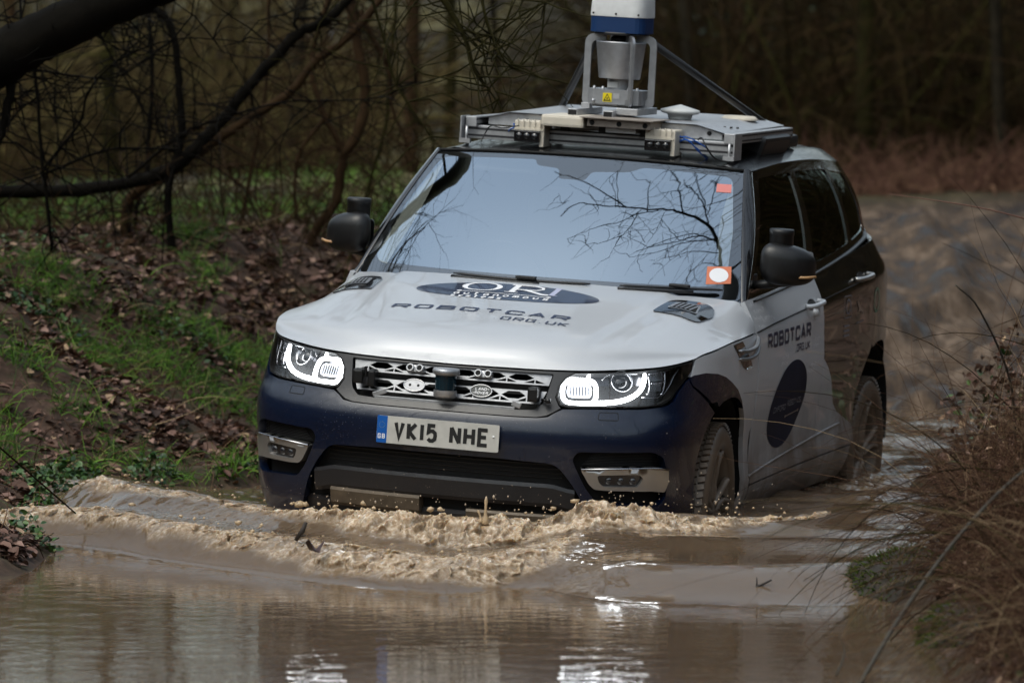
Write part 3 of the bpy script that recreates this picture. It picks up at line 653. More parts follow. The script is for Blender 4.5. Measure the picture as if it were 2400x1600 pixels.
rows[-1][:, 0] = np.array([-.205, -.212, -.235, -.272, -.325, -.395, -.455, -.487, -.50, -.475]); rows[-1][:, 1] = np.array([0, .17, .34, .49, .62, .735, .82, .872, .925, .948]); rows[-1][:, 2] = np.array([1.180, 1.179, 1.176, 1.171, 1.164, 1.154, 1.145, 1.132, 1.07, 1.016])
BG = np.array(rows)
def cubic1(G, x, xs):   # catmull-rom on nonuniform knots along axis 0
    x = np.clip(x, xs[0], xs[-1]); i = np.clip(np.searchsorted(xs, x, side='right') - 1, 0, len(xs) - 2); h = (xs[i + 1] - xs[i])[:, None]; t = ((x - xs[i]) / (xs[i + 1] - xs[i]))[:, None]
    d = np.diff(G, axis=0) / np.diff(xs)[:, None]; m = np.vstack([d[:1], (d[:-1] + d[1:]) / 2, d[-1:]])
    return (2 * t ** 3 - 3 * t * t + 1) * G[i] + (t ** 3 - 2 * t * t + t) * h * m[i] + (-2 * t ** 3 + 3 * t * t) * G[i + 1] + (t ** 3 - t * t) * h * m[i + 1]
SB = np.array([0, .07, .15, .26, .42, .62, .82, 1.0])
def bonf(s_, a):
    s_ = np.atleast_1d(s_); a = np.atleast_1d(a); sg = np.sign(a); aa = np.abs(a); out = np.zeros((len(s_), 3))
    for q_ in range(len(s_)):
        G = cubic1(BG.reshape(len(SB), -1), s_[q_:q_ + 1], SB).reshape(-1, 3)
        out[q_] = cubic1(G, aa[q_:q_ + 1], BA)[0]
    yc = .485 + .125 * np.clip(s_, 0, 1) ** .8; y_ = out[:, 1]
    step = sm(y_, yc + .022, yc - .022) * .008 + np.exp(-((y_ - yc - .03) / .02) ** 2) * -.003
    rid = np.exp(-((y_ - .665) / .024) ** 2) * .0035 * sm(s_, .70, .45)
    fade = sm(s_, .04, .30)
    out[:, 2] += (step + rid) * fade; out[:, 1] *= np.where(sg == 0, 1, sg)
    return out
_ns, _na = 84, 111
def _den(n, ex): t = np.linspace(-1, 1, n); return t
ss = np.concatenate([np.linspace(0, .3, 34, endpoint=False), np.linspace(.3, 1, 46)]); aa_ = np.concatenate([-np.linspace(1, .62, 30, endpoint=False), np.linspace(-.62, .62, 61, endpoint=False), np.linspace(.62, 1, 31)])
Sg, Ag = np.meshgrid(ss, aa_, indexing='ij'); Vb = bonf(Sg.ravel(), Ag.ravel()); I = np.arange(Vb.shape[0]).reshape(Sg.shape)
Fb = np.stack([I[:-1, :-1], I[:-1, 1:], I[1:, 1:], I[1:, :-1]], -1).reshape(-1, 4)
# turned-in edge
def rimloop(V, idx, d):
    base = len(V); V2 = [V[i] + d for i in idx]; F2 = [[idx[k], idx[k + 1], base + k + 1, base + k] for k in range(len(idx) - 1)]; return V2, F2
bonnet = mesh_np('bonnet', Vb, Fb, MT['bonnet'], car, True)
fr = [belt(u * 1., z, -.012) for u, z in []]
q = MB(); ed = [Vector(v) for v in Vb[I[0]]]; q.add([v for v in ed] + [v + Vector((-.03, 0, -.006)) for v in ed], [[k, k + 1, k + 1 + len(ed), k + len(ed)] for k in range(len(ed) - 1)])
for col in (0, -1):
    ed = [Vector(v) for v in Vb[I[:, col]]]; q.add([v for v in ed] + [v + Vector((0, .03 if col == 0 else -.03, -.004)) for v in ed], [[k, k + 1, k + 1 + len(ed), k + len(ed)] for k in range(len(ed) - 1)])
q.obj('bonnet_edge', MT['dark'], bonnet)
bvh = BVHTree.FromPolygons([tuple(v) for v in Vb], [list(map(int, f)) for f in Fb])
def onbon(x, y, off=.002):
    h = bvh.ray_cast(Vector((x, y, 2)), Vector((0, 0, -1)))
    return np.array(h[0] + h[1] * off) if h[0] is not None else np.array((x, y, 1.1))
def bonmap(off): return lambda a, b_: np.array([onbon(-q_, p, off) for p, q_ in zip(np.atleast_1d(a), np.atleast_1d(b_))])   # a across (car left +), b towards the screen
# ---- bonnet decals and vents ----------------------------------------------------------
bonout = lambda P: P
ov = panel('emblem', ellipse(-.015, -.04, .403, .137, 72, -.0), bonmap(.0016), MT['navy'], bonnet, .03, thk=0, out=(0, 0, 1))
def serifO():
    o = []
    n = 48
    V = []; F = []
    for k in range(n):
        t = 2 * math.pi * k / n; c, s_ = math.cos(t), math.sin(t); w = .006 + .020 * abs(c) ** 1.5
        V += [(-.145 + .088 * c, .022 + .068 * s_), (-.145 + (.088 - w) * c, .022 + (.068 - .010) * s_)]
        j = (k + 1) % n; F.append([2 * k, 2 * k + 1, 2 * j + 1, 2 * j])
    return ((V, F), 0)
it = [serifO(), (ribbon([(.0, -.042), (.0, .088)], .026), 0), (ribbon([(-.03, .085), (.075, .085), (.112, .068), (.118, .042), (.100, .020), (.06, .012), (.0, .012)], .013), 1), (ribbon([(-.03, -.040), (.03, -.040)], .007), 1),
      (ribbon([(.045, .014), (.10, -.02), (.135, -.043), (.165, -.043)], .020), 2)]
decal('emblem_lettering', it, bonmap(.0026), MT['white_ink'], ov, 3)
it = [(ribbon([(.178, -.042), (.178, .088)], .024), 0), (ribbon([(.152, .086), (.204, .086)], .006), 1), (ribbon([(.152, -.041), (.204, -.041)], .006), 1)]
decal('emblem_lettering', it, bonmap(.0026), simple('pale_lilac_vinyl', (.42, .43, .56), .4), ov, 3)
it = [(ribbon([(-.215, -.072), (.175, -.078)], .006), 0)]
for x_, y_ in ((-.218, -.072), (.178, -.078)):
    E_ = ellipse(x_, y_, .011, .010, 14); it.append(((E_, [list(range(14))]), 1))
it2, _ = letters('autonomous', -.232, -.132, .0285, .052, .0152, .0072, .0); it3, _ = letters('systems', -.232, -.176, .0235, .048, .0105, .0072, .0)
decal('emblem_lettering', it + it2 + it3, bonmap(.0028), MT['white_ink'], ov, 3)
it, _ = letters('ROBOTCAR', -.412, -.412, .076, .068, .0235, .0135, .0); it2, _ = letters('.ORG.UK', .062, -.505, .042, .052, .0125, .0078, .0, widths={'.': .45})
decal('bonnet_lettering', it + it2, bonmap(.0022), MT['navy_txt'], bonnet, 4)
for s in (1, -1):
    base = [(s * .625, .05), (s * .652, -.185), (s * .668, .20 - .0), (s * .78, .29), (s * .835, .20), (s * .81, .0)]
    out = [(.622, -.042), (.640, .165), (.662, .205), (.775, .282), (.812, .262), (.832, .17), (.812, .01), (.79, -.022)]
    out = rnd([(a * s, b_) for a, b_ in out], .02)
    vt = panel('air_vent', out, bonmap(.006), MT['black'], bonnet, .03, thk=.012, out=(0, 0, 1))
    inn = rnd([(.668 * s, .035), (.682 * s, .15), (.765 * s, .20), (.780 * s, .07)], .015)
    gr_ = panel('vent_grille', inn, bonmap(.0075), MT['dark'], vt, .03, thk=.003, out=(0, 0, 1))
    it = [(ribbon([tuple(p) for p in inn], .007, True), 0)]
    for k in range(5): it.append((ribbon([((.678 + .018 * k) * s, .052 + .006 * k), ((.690 + .018 * k) * s, .150 + .008 * k)], .0075), 1))
    decal('vent_slat', it, bonmap(.0095), MT['alu_flat'], vt, 2)
# ---- greenhouse ----------------------------------------------------------------------
GB = np.array([(-.545, .882, 1.148), (-1.0, .874, 1.163), (-1.75, .876, 1.202), (-2.45, .868, 1.256), (-2.95, .838, 1.300), (-3.20, .785, 1.315), (-3.45, .725, 1.318), (-3.70, .55, 1.318), (-3.82, .25, 1.318), (-3.84, 0, 1.318)])
GT = np.array([(-1.125, .728, 1.662), (-1.38, .722, 1.676), (-1.85, .705, 1.684), (-2.45, .692, 1.676), (-2.92, .672, 1.652), (-3.14, .645, 1.64), (-3.36, .59, 1.635), (-3.52, .44, 1.63), (-3.60, .22, 1.63), (-3.61, 0, 1.63)])
GK = np.arange(10.)
def green(v, t, off=0., s=1):
    v = np.atleast_1d(np.asarray(v, float)); t = np.atleast_1d(np.asarray(t, float)) * np.ones_like(v)
    b_ = cubic1(GB, v, GK); a = cubic1(GT, v, GK); P = b_ + (a - b_) * t[:, None]
    th = np.arctan2(P[:, 1], P[:, 0] + 2.6 + .8 * np.clip(v / 9, 0, 1)) * 0
    n = np.stack([np.where(v > 5, -sm(v, 4.6, 8.0), 0), 1 - .9 * sm(v, 5.5, 9), .3 + 0 * v], 1); n /= np.linalg.norm(n, axis=1)[:, None]
    P = P + n * (.026 * np.sin(np.clip(t, 0, 1) * math.pi) + off)[:, None]; P[:, 1] *= s
    return P
for s in (1, -1):
    gf = lambda off, s=s: (lambda v, t: green(v, t, off, s))
    kw = dict(parent=car)
    pil = panel('window_frame', [(-.02, -.03), (5.3, -.03), (5.3, 1.0), (-.02, 1.0)], gf(0), MT['black'], car, .14, [rnd([(.12, .05), (1.92, .05), (2.0, .90), (.48, .93)], .05), rnd([(2.10, .05), (3.22, .05), (3.30, .88), (2.16, .90)], .05), rnd([(3.36, .05), (4.72, .08), (4.45, .82), (3.44, .87)], .05)], thk=.012, asp=2.)
    for k_, pl in enumerate(([(.12, .05), (1.92, .05), (2.0, .90), (.48, .93)], [(2.10, .05), (3.22, .05), (3.30, .88), (2.16, .90)], [(3.36, .05), (4.72, .08), (4.45, .82), (3.44, .87)])):
        panel('side_window', [(a, b_) for a, b_ in pl], gf(-.006), MT['sideglass'], car, .12, thk=.0, asp=2.)
    q = MB(); q.tube([green(v, -.035, .006, s)[0] for v in np.linspace(.2, 5.0, 40)], .0085, 8, squash=.7); q.obj('waist_trim', MT['mirror_black'], car)
panel('tailgate', [(-3.7, -.03), (3.7, -.03), (3.7, 1.0), (-3.7, 1.0)], lambda v, t: np.where((np.asarray(v) < 0)[:, None], green(9 + np.asarray(v), t, 0, -1), green(9 - np.asarray(v), t, 0, 1)), MT['black'], car, .16, thk=.01, asp=2., out=(-1, 0, 0))
# roof
RC = np.array([(-.968, 0, 1.690), (-1.28, 0, 1.714), (-1.80, 0, 1.732), (-2.45, 0, 1.738), (-2.95, 0, 1.733), (-3.2, 0, 1.722), (-3.42, 0, 1.705), (-3.56, 0, 1.68), (-3.62, 0, 1.65), (-3.63, 0, 1.63)])
_gt = GT.copy(); _gt[0] = (-1.085, .722, 1.664)
def roof(v, t, off=0.):
    v = np.atleast_1d(v); t = np.atleast_1d(t); a = np.abs(t); C_ = cubic1(RC, v, GK); E_ = cubic1(_gt, v, GK)
    x = C_[:, 0] + (E_[:, 0] - C_[:, 0]) * a ** 2; z = C_[:, 2] + (E_[:, 2] - C_[:, 2]) * (.40 * a ** 2.5 + .60 * a ** 8) + off + .010 * np.exp(-((a - .86) / .05) ** 2); return np.stack([x, E_[:, 1] * t, z], 1)
roof_o = grid('roof', roof, 0, 9, 64, -1, 1, 61, MT['roofblack'], car)
# windscreen
def wsf(s_, t, off=0.):
    s_ = np.atleast_1d(s_); t = np.atleast_1d(t); a = np.abs(s_)
    b_ = np.stack([-.175 - .333 * a ** 2.3, .868 * s_, 1.160 - .018 * a ** 2], 1); b_[:, 0] -= .0
    tp = np.stack([-.962 - .118 * a ** 2.2, .704 * s_, 1.690 - .024 * a ** 2.2], 1)
    P = b_ + (tp - b_) * t[:, None]; n = np.array([.56, 0, .82]); return P + n * (.020 * np.sin(np.clip(t, 0, 1) * math.pi) + off)[:, None]
CLR = rnd([(-.955, .085), (-.5, .075), (0, .07), (.5, .075), (.93, .085), (.955, .5), (.94, .94), (.40, .945), (.33, .895), (.10, .875), (.08, .80), (-.08, .80), (-.11, .885), (-.26, .90), (-.29, .95), (-.94, .945), (-.965, .5)], [.12, .05, .05, .05, .12, .05, .06, .03, .05, .03, .02, .02, .03, .04, .02, .06, .05], 6)
panel('windscreen', [(-1, -.02), (1, -.02), (1, 1), (-1, 1)], wsf, [MT['ws'], MT['wsc']], car, .05, regions=[(CLR, 1)], thk=.0, out=(.5, 0, .8))
panel('glass_border', [(-1, -.02), (1, -.02), (1, 1), (-1, 1)], lambda a, b_: wsf(a, b_, -.006), MT['frit'], car, .05, [CLR], thk=0, out=(.5, 0, .8))
q = MB(); q.tube([wsf(a, 1.004, .004)[0] for a in np.linspace(-1, 1, 30)], .006, 6); q.obj('screen_seal', MT['dark'], car)
for s in (1, -1):   # A pillar outer strip
    q = MB(); V = []; F = []; n = 20
    for i in range(n):
        t = i / (n - 1) * 1.03 - .02; a = wsf(s, t, .003)[0]; g_ = green(-.02, t, .0, s)[0]; m_ = (a + g_) / 2 + np.array([.25, .75 * s, .5]) * .012
        V += [a, a * .75 + m_ * .25 + np.array([.0, 0, .004]), m_, g_]
    for i in range(n - 1):
        for k in range(3): F.append([4 * i + k, 4 * i + k + 1, 4 * i + k + 5, 4 * i + k + 4])
    q.add(V, F, 0, True); q.obj('screen_pillar', MT['black'], car)
# sticker squares inside the glass
def wq(name, pts, mat, par=None, off=-.004): return panel(name, pts, lambda a, b_: wsf(a, b_, off), mat, par or car, .05, thk=0, out=(.5, 0, .8))
st = wq('screen_sticker', [(.845, .10), (.955, .115), (.955, .235), (.845, .225)], MT['red'], None, .0015)
wq('sticker_disc', ellipse(.9, .168, .043, .050, 24), MT['white_ink'], st, .003)
wq('screen_sticker', [(.852, .80), (.935, .805), (.935, .875), (.852, .87)], MT['redd'], None, .0015)
# interior
q = MB(); q.prism([(-.80, .0), (.80, .0), (.80, .30), (.3, .36), (-.3, .36), (-.80, .30)], -.04, .0, fn=lambda a, b_, h: (-.42 - b_ * 1.6, a, 1.10 + b_ * .04 + h)); q.box((-1.0, -.38, 1.13), (.22, .40, .06), bev=.02); q.obj('dashboard', MT['interior'], car)
q = MB(); Tm = Matrix.Translation((-1.15, -.38, 1.10)) @ Matrix.Rotation(RAD(-68), 4, 'Y'); q.tube([(.19 * math.cos(t), .19 * math.sin(t), 0) for t in np.linspace(0, 2 * math.pi, 30, endpoint=False)], .016, 8, T=Tm, closed=True)
q.box((0, 0, 0), (.1, .36, .03), bev=.01, T=Tm); q.obj('steering_wheel', MT['blackm'], car)
for s in (1, -1):
    q = MB(); q.box((-1.78, s * .38, .92), (.20, .50, .72), bev=.07, R=Matrix.Rotation(RAD(-14), 3, 'Y')); q.box((-1.90, s * .38, 1.36), (.11, .27, .19), bev=.045); q.box((-1.5, s * .38, .66), (.5, .5, .16), bev=.06); q.obj('seat', MT['seat'], car)
    q = MB(); V = []
    for t in np.linspace(.02, .99, 12): V += [wsf(s * .985, t, -.010)[0], wsf(s * ((.83 if s < 0 else .885) + (.09 if s < 0 else .03) * t + .02 * math.cos(t * 6)), t, -.022)[0]]
    q.add(V, [[2 * i, 2 * i + 1, 2 * i + 3, 2 * i + 2] for i in range(11)], 0, True); q.obj('pillar_trim', MT['trimcream'], car)
    q = MB(); P0 = wsf(s * .28 if s < 0 else .3, .93, -.05)[0]; q.box((P0[0] - .08, s * .36, P0[2] + .005), (.12, .30, .015), bev=.006, R=Matrix.Rotation(RAD(18), 3, 'Y')); q.obj('sun_visor', MT['visor'], car)
q = MB(); P0 = wsf(0, .80, -.09)[0]; q.box(tuple(P0), (.03, .24, .07), bev=.012); q.obj('rear_view_mirror', MT['blackm'], car)
q = MB(); q.box((-2.2, 0, 1.64), (2.0, 1.05, .02)); q.obj('headlining', MT['seat'], car)
# wipers
for (P, hub) in (([(-.30, .40, .004), (-.35, .55, .006), (-.45, .72, .008), (-.50, .80, .008)], 0), ([(-.25, -.34, .004), (-.215, -.10, .008), (-.225, .10, .008), (-.26, .28, .006)], 0)):
    q = MB(); pts = []
    for x, y, h in P:
        t = np.interp(abs(y), [0, .87], [.012, .045]); pts.append(wsf(y / .868, t, .022)[0])
    pts = _cr(np.array(pts), 6); q.tube(pts, [.005] + [.0095] * (len(pts) - 2) + [.005], 8, squash=.6)
    q.tube([p + np.array([.03, 0, -.012]) for p in pts[:len(pts) * 2 // 3]], .009, 6)
    c = pts[len(pts) // 2] + np.array([.01, 0, .012]); q.box(tuple(c), (.03, .09, .014), bev=.005); q.obj('wiper', MT['blackm'], car)
q = MB(); q.prism([(-.86, .0), (.86, .0), (.86, .08), (-.86, .08)], 0, .003, fn=lambda a, b_, h: tuple(wsf(a / .868, b_ * .35, -.012)[0] + np.array([0.05 - b_, 0, h - .02]))); q.obj('cowl', MT['dark'], car)
# ---- sides ----------------------------------------------------------------------------
def beltline(x): return 1.143 + float(bshift(x))
xB = lambda z: np.interp(z, [.2, .45, .50, .55, .70, .75, .787, 1.1, 1.4], [-2.62, -2.50, -2.30, -2.13, -1.98, -1.92, -1.80, -1.755, -1.74])
BLUEM = [(1.0, .80), (1.10, .87), (1.172, .889), (1.22, .897), (1.318, .901), (1.444, .890), (1.56, .868), (1.66, .838), (1.767, .800), (1.86, .745), (1.92, .69), (1.9, .6), (1.2, .3), (1.0, .3)]
for s in (1, -1):
    B_ = beltS(s)
    fd = [(1.232, .940), (1.243, .962), (1.30, .972), (1.40, .982), (1.50, .993), (1.66, 1.001), (1.86, 1.005), (2.06, 1.008), (2.100, 1.009), (2.135, 1.00), (2.138, .60), (2.130, .38), (2.10, .21)]
    fd += [(a, b_) for a, b_ in sorted([(a, b_) for a, b_ in ARF if a > ux(.215)], key=lambda p: -p[0])][0:]
    arc = sorted([(a, b_) for a, b_ in ARF if a > ux(.215)], key=lambda p: (-p[0] if p[1] > .6 else -p[0])); arc = [p for p in ARF if p[0] > ux(.215)][::-1]
    fd = fd[:13] + arc + [(ux(.20), .775), (1.385, .772), (1.2, .857), (1.185, .880), (1.21, .912)]
    fen = panel('front_wing', fd, B_, [MT['silver'], MT['blue']], car, .045, regions=[(BLUEM, 1)], thk=.02)
    vout = rnd([(1.668, .992), (2.02, 1.000), (2.05, .955), (2.03, .895), (2.02, .872), (1.91, .872), (1.86, .885)], .012)
    sv = panel('side_vent', vout if False else rnd([(1.672, .994), (1.84, .998), (1.905, .955), (2.005, .895), (2.02, .876), (1.905, .872), (1.85, .885)], .012), beltS(s, .002), MT['black'], fen, .03, thk=.006)
    q = MB()
    for dz, w_ in ((0, .0105), (-.034, .010)):
        P = [belt(u * s, z + dz, o) for u, z, o in [(1.765, .962, .003), (1.87, .957, .016), (1.99, .965, .022), (2.08, .985, .012), (2.118, .997, .004)]]; q.tube(_cr(np.array(P), 5), [w_ * .5] + [w_] * 18 + [w_ * .7, w_ * .4], 8, squash=.8)
    q.obj('vent_fin', MT['grille'], sv)
    xd0, xd1 = 2.148, None
    uR = lambda z: ux(xB(z)) if z > .787 else ux(-1.80) + .0
    dr = [(2.148, .36), (2.148, 1.012), (2.118, 1.145)] + [(ux(x), beltline(x) - .004) for x in (-.7, -1.0, -1.4)] + [(ux(-1.745), beltline(-1.745) - .004), (ux(-1.755), 1.1), (ux(-1.795), .787), (ux(-1.80), .36)]
    fd_o = panel('front_door', dr, B_, [MT['silver']], car, .05, thk=.02)
    rd = [(ux(-1.806), .36), (ux(-1.801), .787), (ux(-1.761), 1.1), (ux(-1.752), beltline(-1.75) - .004)] + [(ux(x), beltline(x) - .004) for x in (-2.0, -2.3, -2.6, -2.795)] + [(ux(-2.80), 1.0), (ux(-2.76), .86), (ux(-2.72), .805)]
    arl = [p for p in ARR if p[0] < ux(-2.73) and p[1] > .5][::-1]
    rd += [(a - .006, b_ + .004) for a, b_ in arl] + [(ux(-2.50), .36)]
    reg = [(ux(xB(z)), z) for z in np.linspace(.26, 1.12, 20)]; SILV = [(2.5, .1), (2.5, 1.12)] + reg[::-1]; SILV = [(2.0, .2), (2.0, 1.4)] + [(ux(-1.72), 1.4)] + reg[::-1] + [(reg[0][0], .2)]
    rd_o = panel('rear_door', rd, B_, [MT['darkside'], MT['silver']], car, .05, regions=[(SILV, 1)], thk=.02)
    qp = [(ux(-2.806), 1.0), (ux(-2.801), beltline(-2.8) - .004)] + [(ux(x), beltline(x) - .004) for x in (-3.0, -3.3)] + [(ux(-3.6), 1.325), (5.75, 1.325), (6.26, 1.325), (6.26, .35), (5.75, .30), (5.3, .26)] + [(ux(-3.35), .26)] + [(a + .0, b_) for a, b_ in ARR if a > ux(-2.72)][::-1] + [(ux(-2.728), .812), (ux(-2.766), .862)]
    panel('rear_wing', qp, B_, MT['darkside'], car, .06, thk=.02)
    sl = [(2.148, .20), (2.148, .352), (ux(-1.2), .352), (ux(-2.44), .352), (ux(-2.47), .25), (ux(-2.48), .20)]
    panel('sill', sl, beltS(s, .0), MT['silver'], car, .05, thk=.06)
    sc = MB(); sc.tube([belt(ux(x) * s, np.interp(-x, [.45, 2.2], [.398, .474]), .004) for x in np.linspace(-.47, -2.24, 24)], .006, 8, squash=.8); sc.obj('door_moulding', MT['silver'], car)
    # shoulder crease line (thin raised fold) and handles
    cr = MB(); cr.tube([belt(ux(x) * s, z, .0) for x, z in [(-.5, 1.013), (-.85, 1.028), (-1.2, 1.043), (-1.45, 1.054)]], .0035, 6); cr.tube([belt(ux(x) * s, z, .0) for x, z in [(-1.79, 1.075), (-2.2, 1.10), (-2.6, 1.125)]], .0035, 6); cr.obj('shoulder_fold', MT['dark'], fd_o)
    for (xc, zc, mat, dpar) in ((-1.56, 1.072, 'silver', fd_o), (-2.50, 1.142, 'chrome', rd_o)):
        q = MB(); P = [belt(ux(xc + d) * s, zc - d * .06, o) for d, o in ((.115, .004), (.095, .030), (.04, .040), (-.04, .042), (-.09, .034), (-.11, .004))]
        q.tube(_cr(np.array(P), 5), .014, 8, squash=.8); q.obj('door_handle', MT['bonnet' if mat == 'silver' else 'chrome'], dpar)
        q = MB(); q.prism(ellipse(ux(xc), zc - .004, .07, .024, 20), .001, .0025, fn=lambda a, b_, h, s=s: belt(a * s, b_, h)); q.obj('handle_cup', MT['blackm'], dpar)
    q = MB(); q.lathe([(0, .028), (.016, .026), (.018, 0)], 14, T=Matrix.Translation(belt(ux(-1.58) * s, 1.03, -.002)) @ Matrix.Rotation(RAD(-90) * s, 4, 'X')); q.obj('lock_cover', MT['silver'], fd_o)
    # vinyl graphics
    f_ = lambda off, s=s: (lambda a, b_: belt(np.asarray(a) * s, b_, off))
    # on the right-hand side of the car lettering must still read forwards
    g_ = f_(.0025) if s > 0 else (lambda a, b_: belt(-(5.5 - np.asarray(a)), b_, .0025))
    it, _ = letters('ROBOTCAR', 2.335, .927, .082, .067, .0235, .0150); it = [(([(x, y + .0 * (x - 2.335)) for x, y in V], F), ly) for (V, F), ly in it]
    it2, _ = letters('.ORG.UK', 2.862, .878, .040, .034, .0065, .0062, widths={'.': .5})
    decal('door_lettering', it + it2, g_, MT['navy_txt'], fd_o, 2)
    go = lambda off, s=s: (f_(off) if s > 0 else (lambda a, b_: belt(-(5.5 - np.asarray(a)), b_, off)))
    em = panel('door_emblem', ellipse(2.80, .655, .335, .182, 64, .18), go(.0018), MT['navy_m'], fd_o, .05, thk=0)
    it, _ = letters('OXFORD', 2.545, .630, .033, .026, .006, .0038); it2, _ = letters('ROBOTICS', 2.80, .641, .026, .026, .006, .0038); decal('emblem_lettering', it + it2, go(.0034), MT['grey_ink'], em, 1)
    it = [(ribbon([(2.80, .596), (3.03, .606)], .005), 0), ((ellipse(2.80, .596, .010, .007, 12), [list(range(12))]), 1), ((ellipse(3.03, .606, .010, .007, 12), [list(range(12))]), 1)]
    decal('emblem_line', it, go(.0034), MT['chrome'], em, 1)
    # white script near the mirror foot
    rs = random.Random(4)
    it = []
    for (a0, b0, n_, hh) in ((2.17, 1.11, 7, .05), (2.19, 1.045, 8, .035), (2.36, 1.07, 8, .04), (2.22, .99, 7, .03)):
        w_, _ = letters('science' if n_ == 7 else 'yunsmeat', a0, b0, .020, hh, .006, .0035); it += w_
    # rear door marks
    it = []; sqr = rnd([(3.80, .968), (3.925, .968), (3.925, 1.068), (3.80, 1.068)], .004); it.append((ribbon(sqr, .004, True), 0))
    E_ = ellipse(3.868, 1.018, .036, .033, 20); it.append((ribbon(E_, .008, True), 0))
    for k in range(3): it.append((ribbon([(3.80, .93 - .022 * k), (3.90, .93 - .022 * k)], .008), 0))
    g_ = g_ if s > 0 else (lambda a, b_: belt(-(7.95 - np.asarray(a)), b_, .0025))
    decal('door_graphic', it, g_, MT['grey_ink'], rd_o, 1)
    cat = [(4.03, 1.035), (4.055, 1.03), (4.08, 1.012), (4.12, .997), (4.15, .985), (4.165, .965), (4.15, .968), (4.12, .980), (4.085, .985), (4.06, .975), (4.05, .98), (4.07, .995), (4.045, 1.015)]
    decal('door_graphic', [((cat, [list(range(len(cat)))]), 0)], g_, MT['chrome'], rd_o, 1)
    it, _ = letters('XXXXXX', 4.03, .925, .016, .010, .008, .002)
    decal('door_graphic', [(ribbon([(4.03, .93), (4.18, .937)], .004), 0)], g_, MT['grey_ink'], rd_o, 1)
    q2 = [(ribbon(ellipse(4.44, 1.015, .055, .055, 26), .012, True), 0)]; decal('door_graphic', q2, g_, MT['green_ink'], rd_o, 1)
# rows of small white handwriting-like marks near the mirror foot
it = []; rs = random.Random(4)
for (a0, b0, n_, hh) in ((2.17, 1.112, 7, .030), (2.20, 1.085, 10, .022), (2.16, 1.055, 8, .03), (2.30, 1.045, 11, .024), (2.20, 1.022, 6, .02), (2.62, .86, 6, .02), (2.60, .835, 6, .02), (3.25, .90, 4, .02), (3.22, .87, 5, .02), (3.18, .79, 6, .02), (3.12, .765, 7, .02)):
    x_ = a0
    for k in range(n_):
        it.append((ribbon([(x_, b0 + rs.uniform(-.002, .002)), (x_ + rs.uniform(-.004, .008), b0 + hh * rs.uniform(.5, 1)), (x_ + rs.uniform(.006, .014), b0 + hh * rs.uniform(.1, .8))], .0032), 0)); x_ += .020
decal('door_script', it, lambda a, b_: belt(a, b_, .0025), MT['white_ink'], car, 1)
for txt, (a0, b0), cw, hh, sl in (('ScLeO', (2.165, 1.075), .026, .036, .3), ('EUROC', (2.30, 1.060), .022, .026, .3), ('RoUte', (2.21, 1.030), .022, .028, .3), ('MINoL', (2.27, .975), .020, .022, .3)): pass
# ---- mirrors --------------------------------------------------------------------------
def mirror(s):
    bm = bmesh.new(); bmesh.ops.create_uvsphere(bm, u_segments=32, v_segments=20, radius=1)
    for v in bm.verts:
        x, y, z = v.co
        r = lambda a, p: math.copysign(abs(a) ** p, a)
        x, y, z = r(x, .66), r(y, .62), r(z, .64); taper = 1 - .25 * (y * .5 + .5) ** 2
        x2 = x * (.095 if x > 0 else .035); z2 = z * .095 * taper; y2 = y * .112
        v.co = Vector((x2 * (1 - .22 * y ** 2) - .045 * y, y2, z2 - .012 * y))
    me = bpy.data.meshes.new('wing_mirror'); bmesh.ops.recalc_face_normals(bm, faces=bm.faces[:]); bm.to_mesh(me); bm.free(); me.materials.append(MT['mirror_black'])
    me.polygons.foreach_set('use_smooth', np.ones(len(me.polygons), bool))
    o = bpy.data.objects.new('wing_mirror', me); COL.objects.link(o); o.parent = car; o.location = (-.77, s * 1.005, 1.293)
    if s < 0:
        for v in me.vertices: v.co.y *= -1
        me.flip_normals()
    q = MB(); q.tube([(.0, s * .0, -.075), (-.01, -s * .09, -.09), (.02, -s * .165, -.098)], [.03, .032, .028], 12, squash=.6); q.box((.01, -s * .165, -.085), (.09, .05, .075), bev=.012); q.obj('mirror_arm', MT['blackm'], o)
    T_ = Matrix.Translation((.0, -s * .038, 0))
    q = MB(); q.lathe([(.052, .05), (.052, .128), (.054, .130), (.054, .150), (.050, .154), (0, .154)], 32, T=T_); q.obj('sensor_cap', MT['mirror_black'], o)
    q = MB(); q.tube([(.055, s * .03, -.048), (.045, s * .09, -.046), (.005, s * .125, -.042)], .0055, 6, squash=1.2); q.obj('indicator_strip', MT['amber'], o)
    q = MB(); q.prism(rnd([(-.10, -.075), (.10, -.06), (.10, .06), (-.10, .075)], .02), 0, .004, fn=lambda a, b_, h: (-.040 - h, a, b_)); q.obj('mirror_glass', MT['lampgrey'], o)
    return o
mirror(1); mirror(-1)
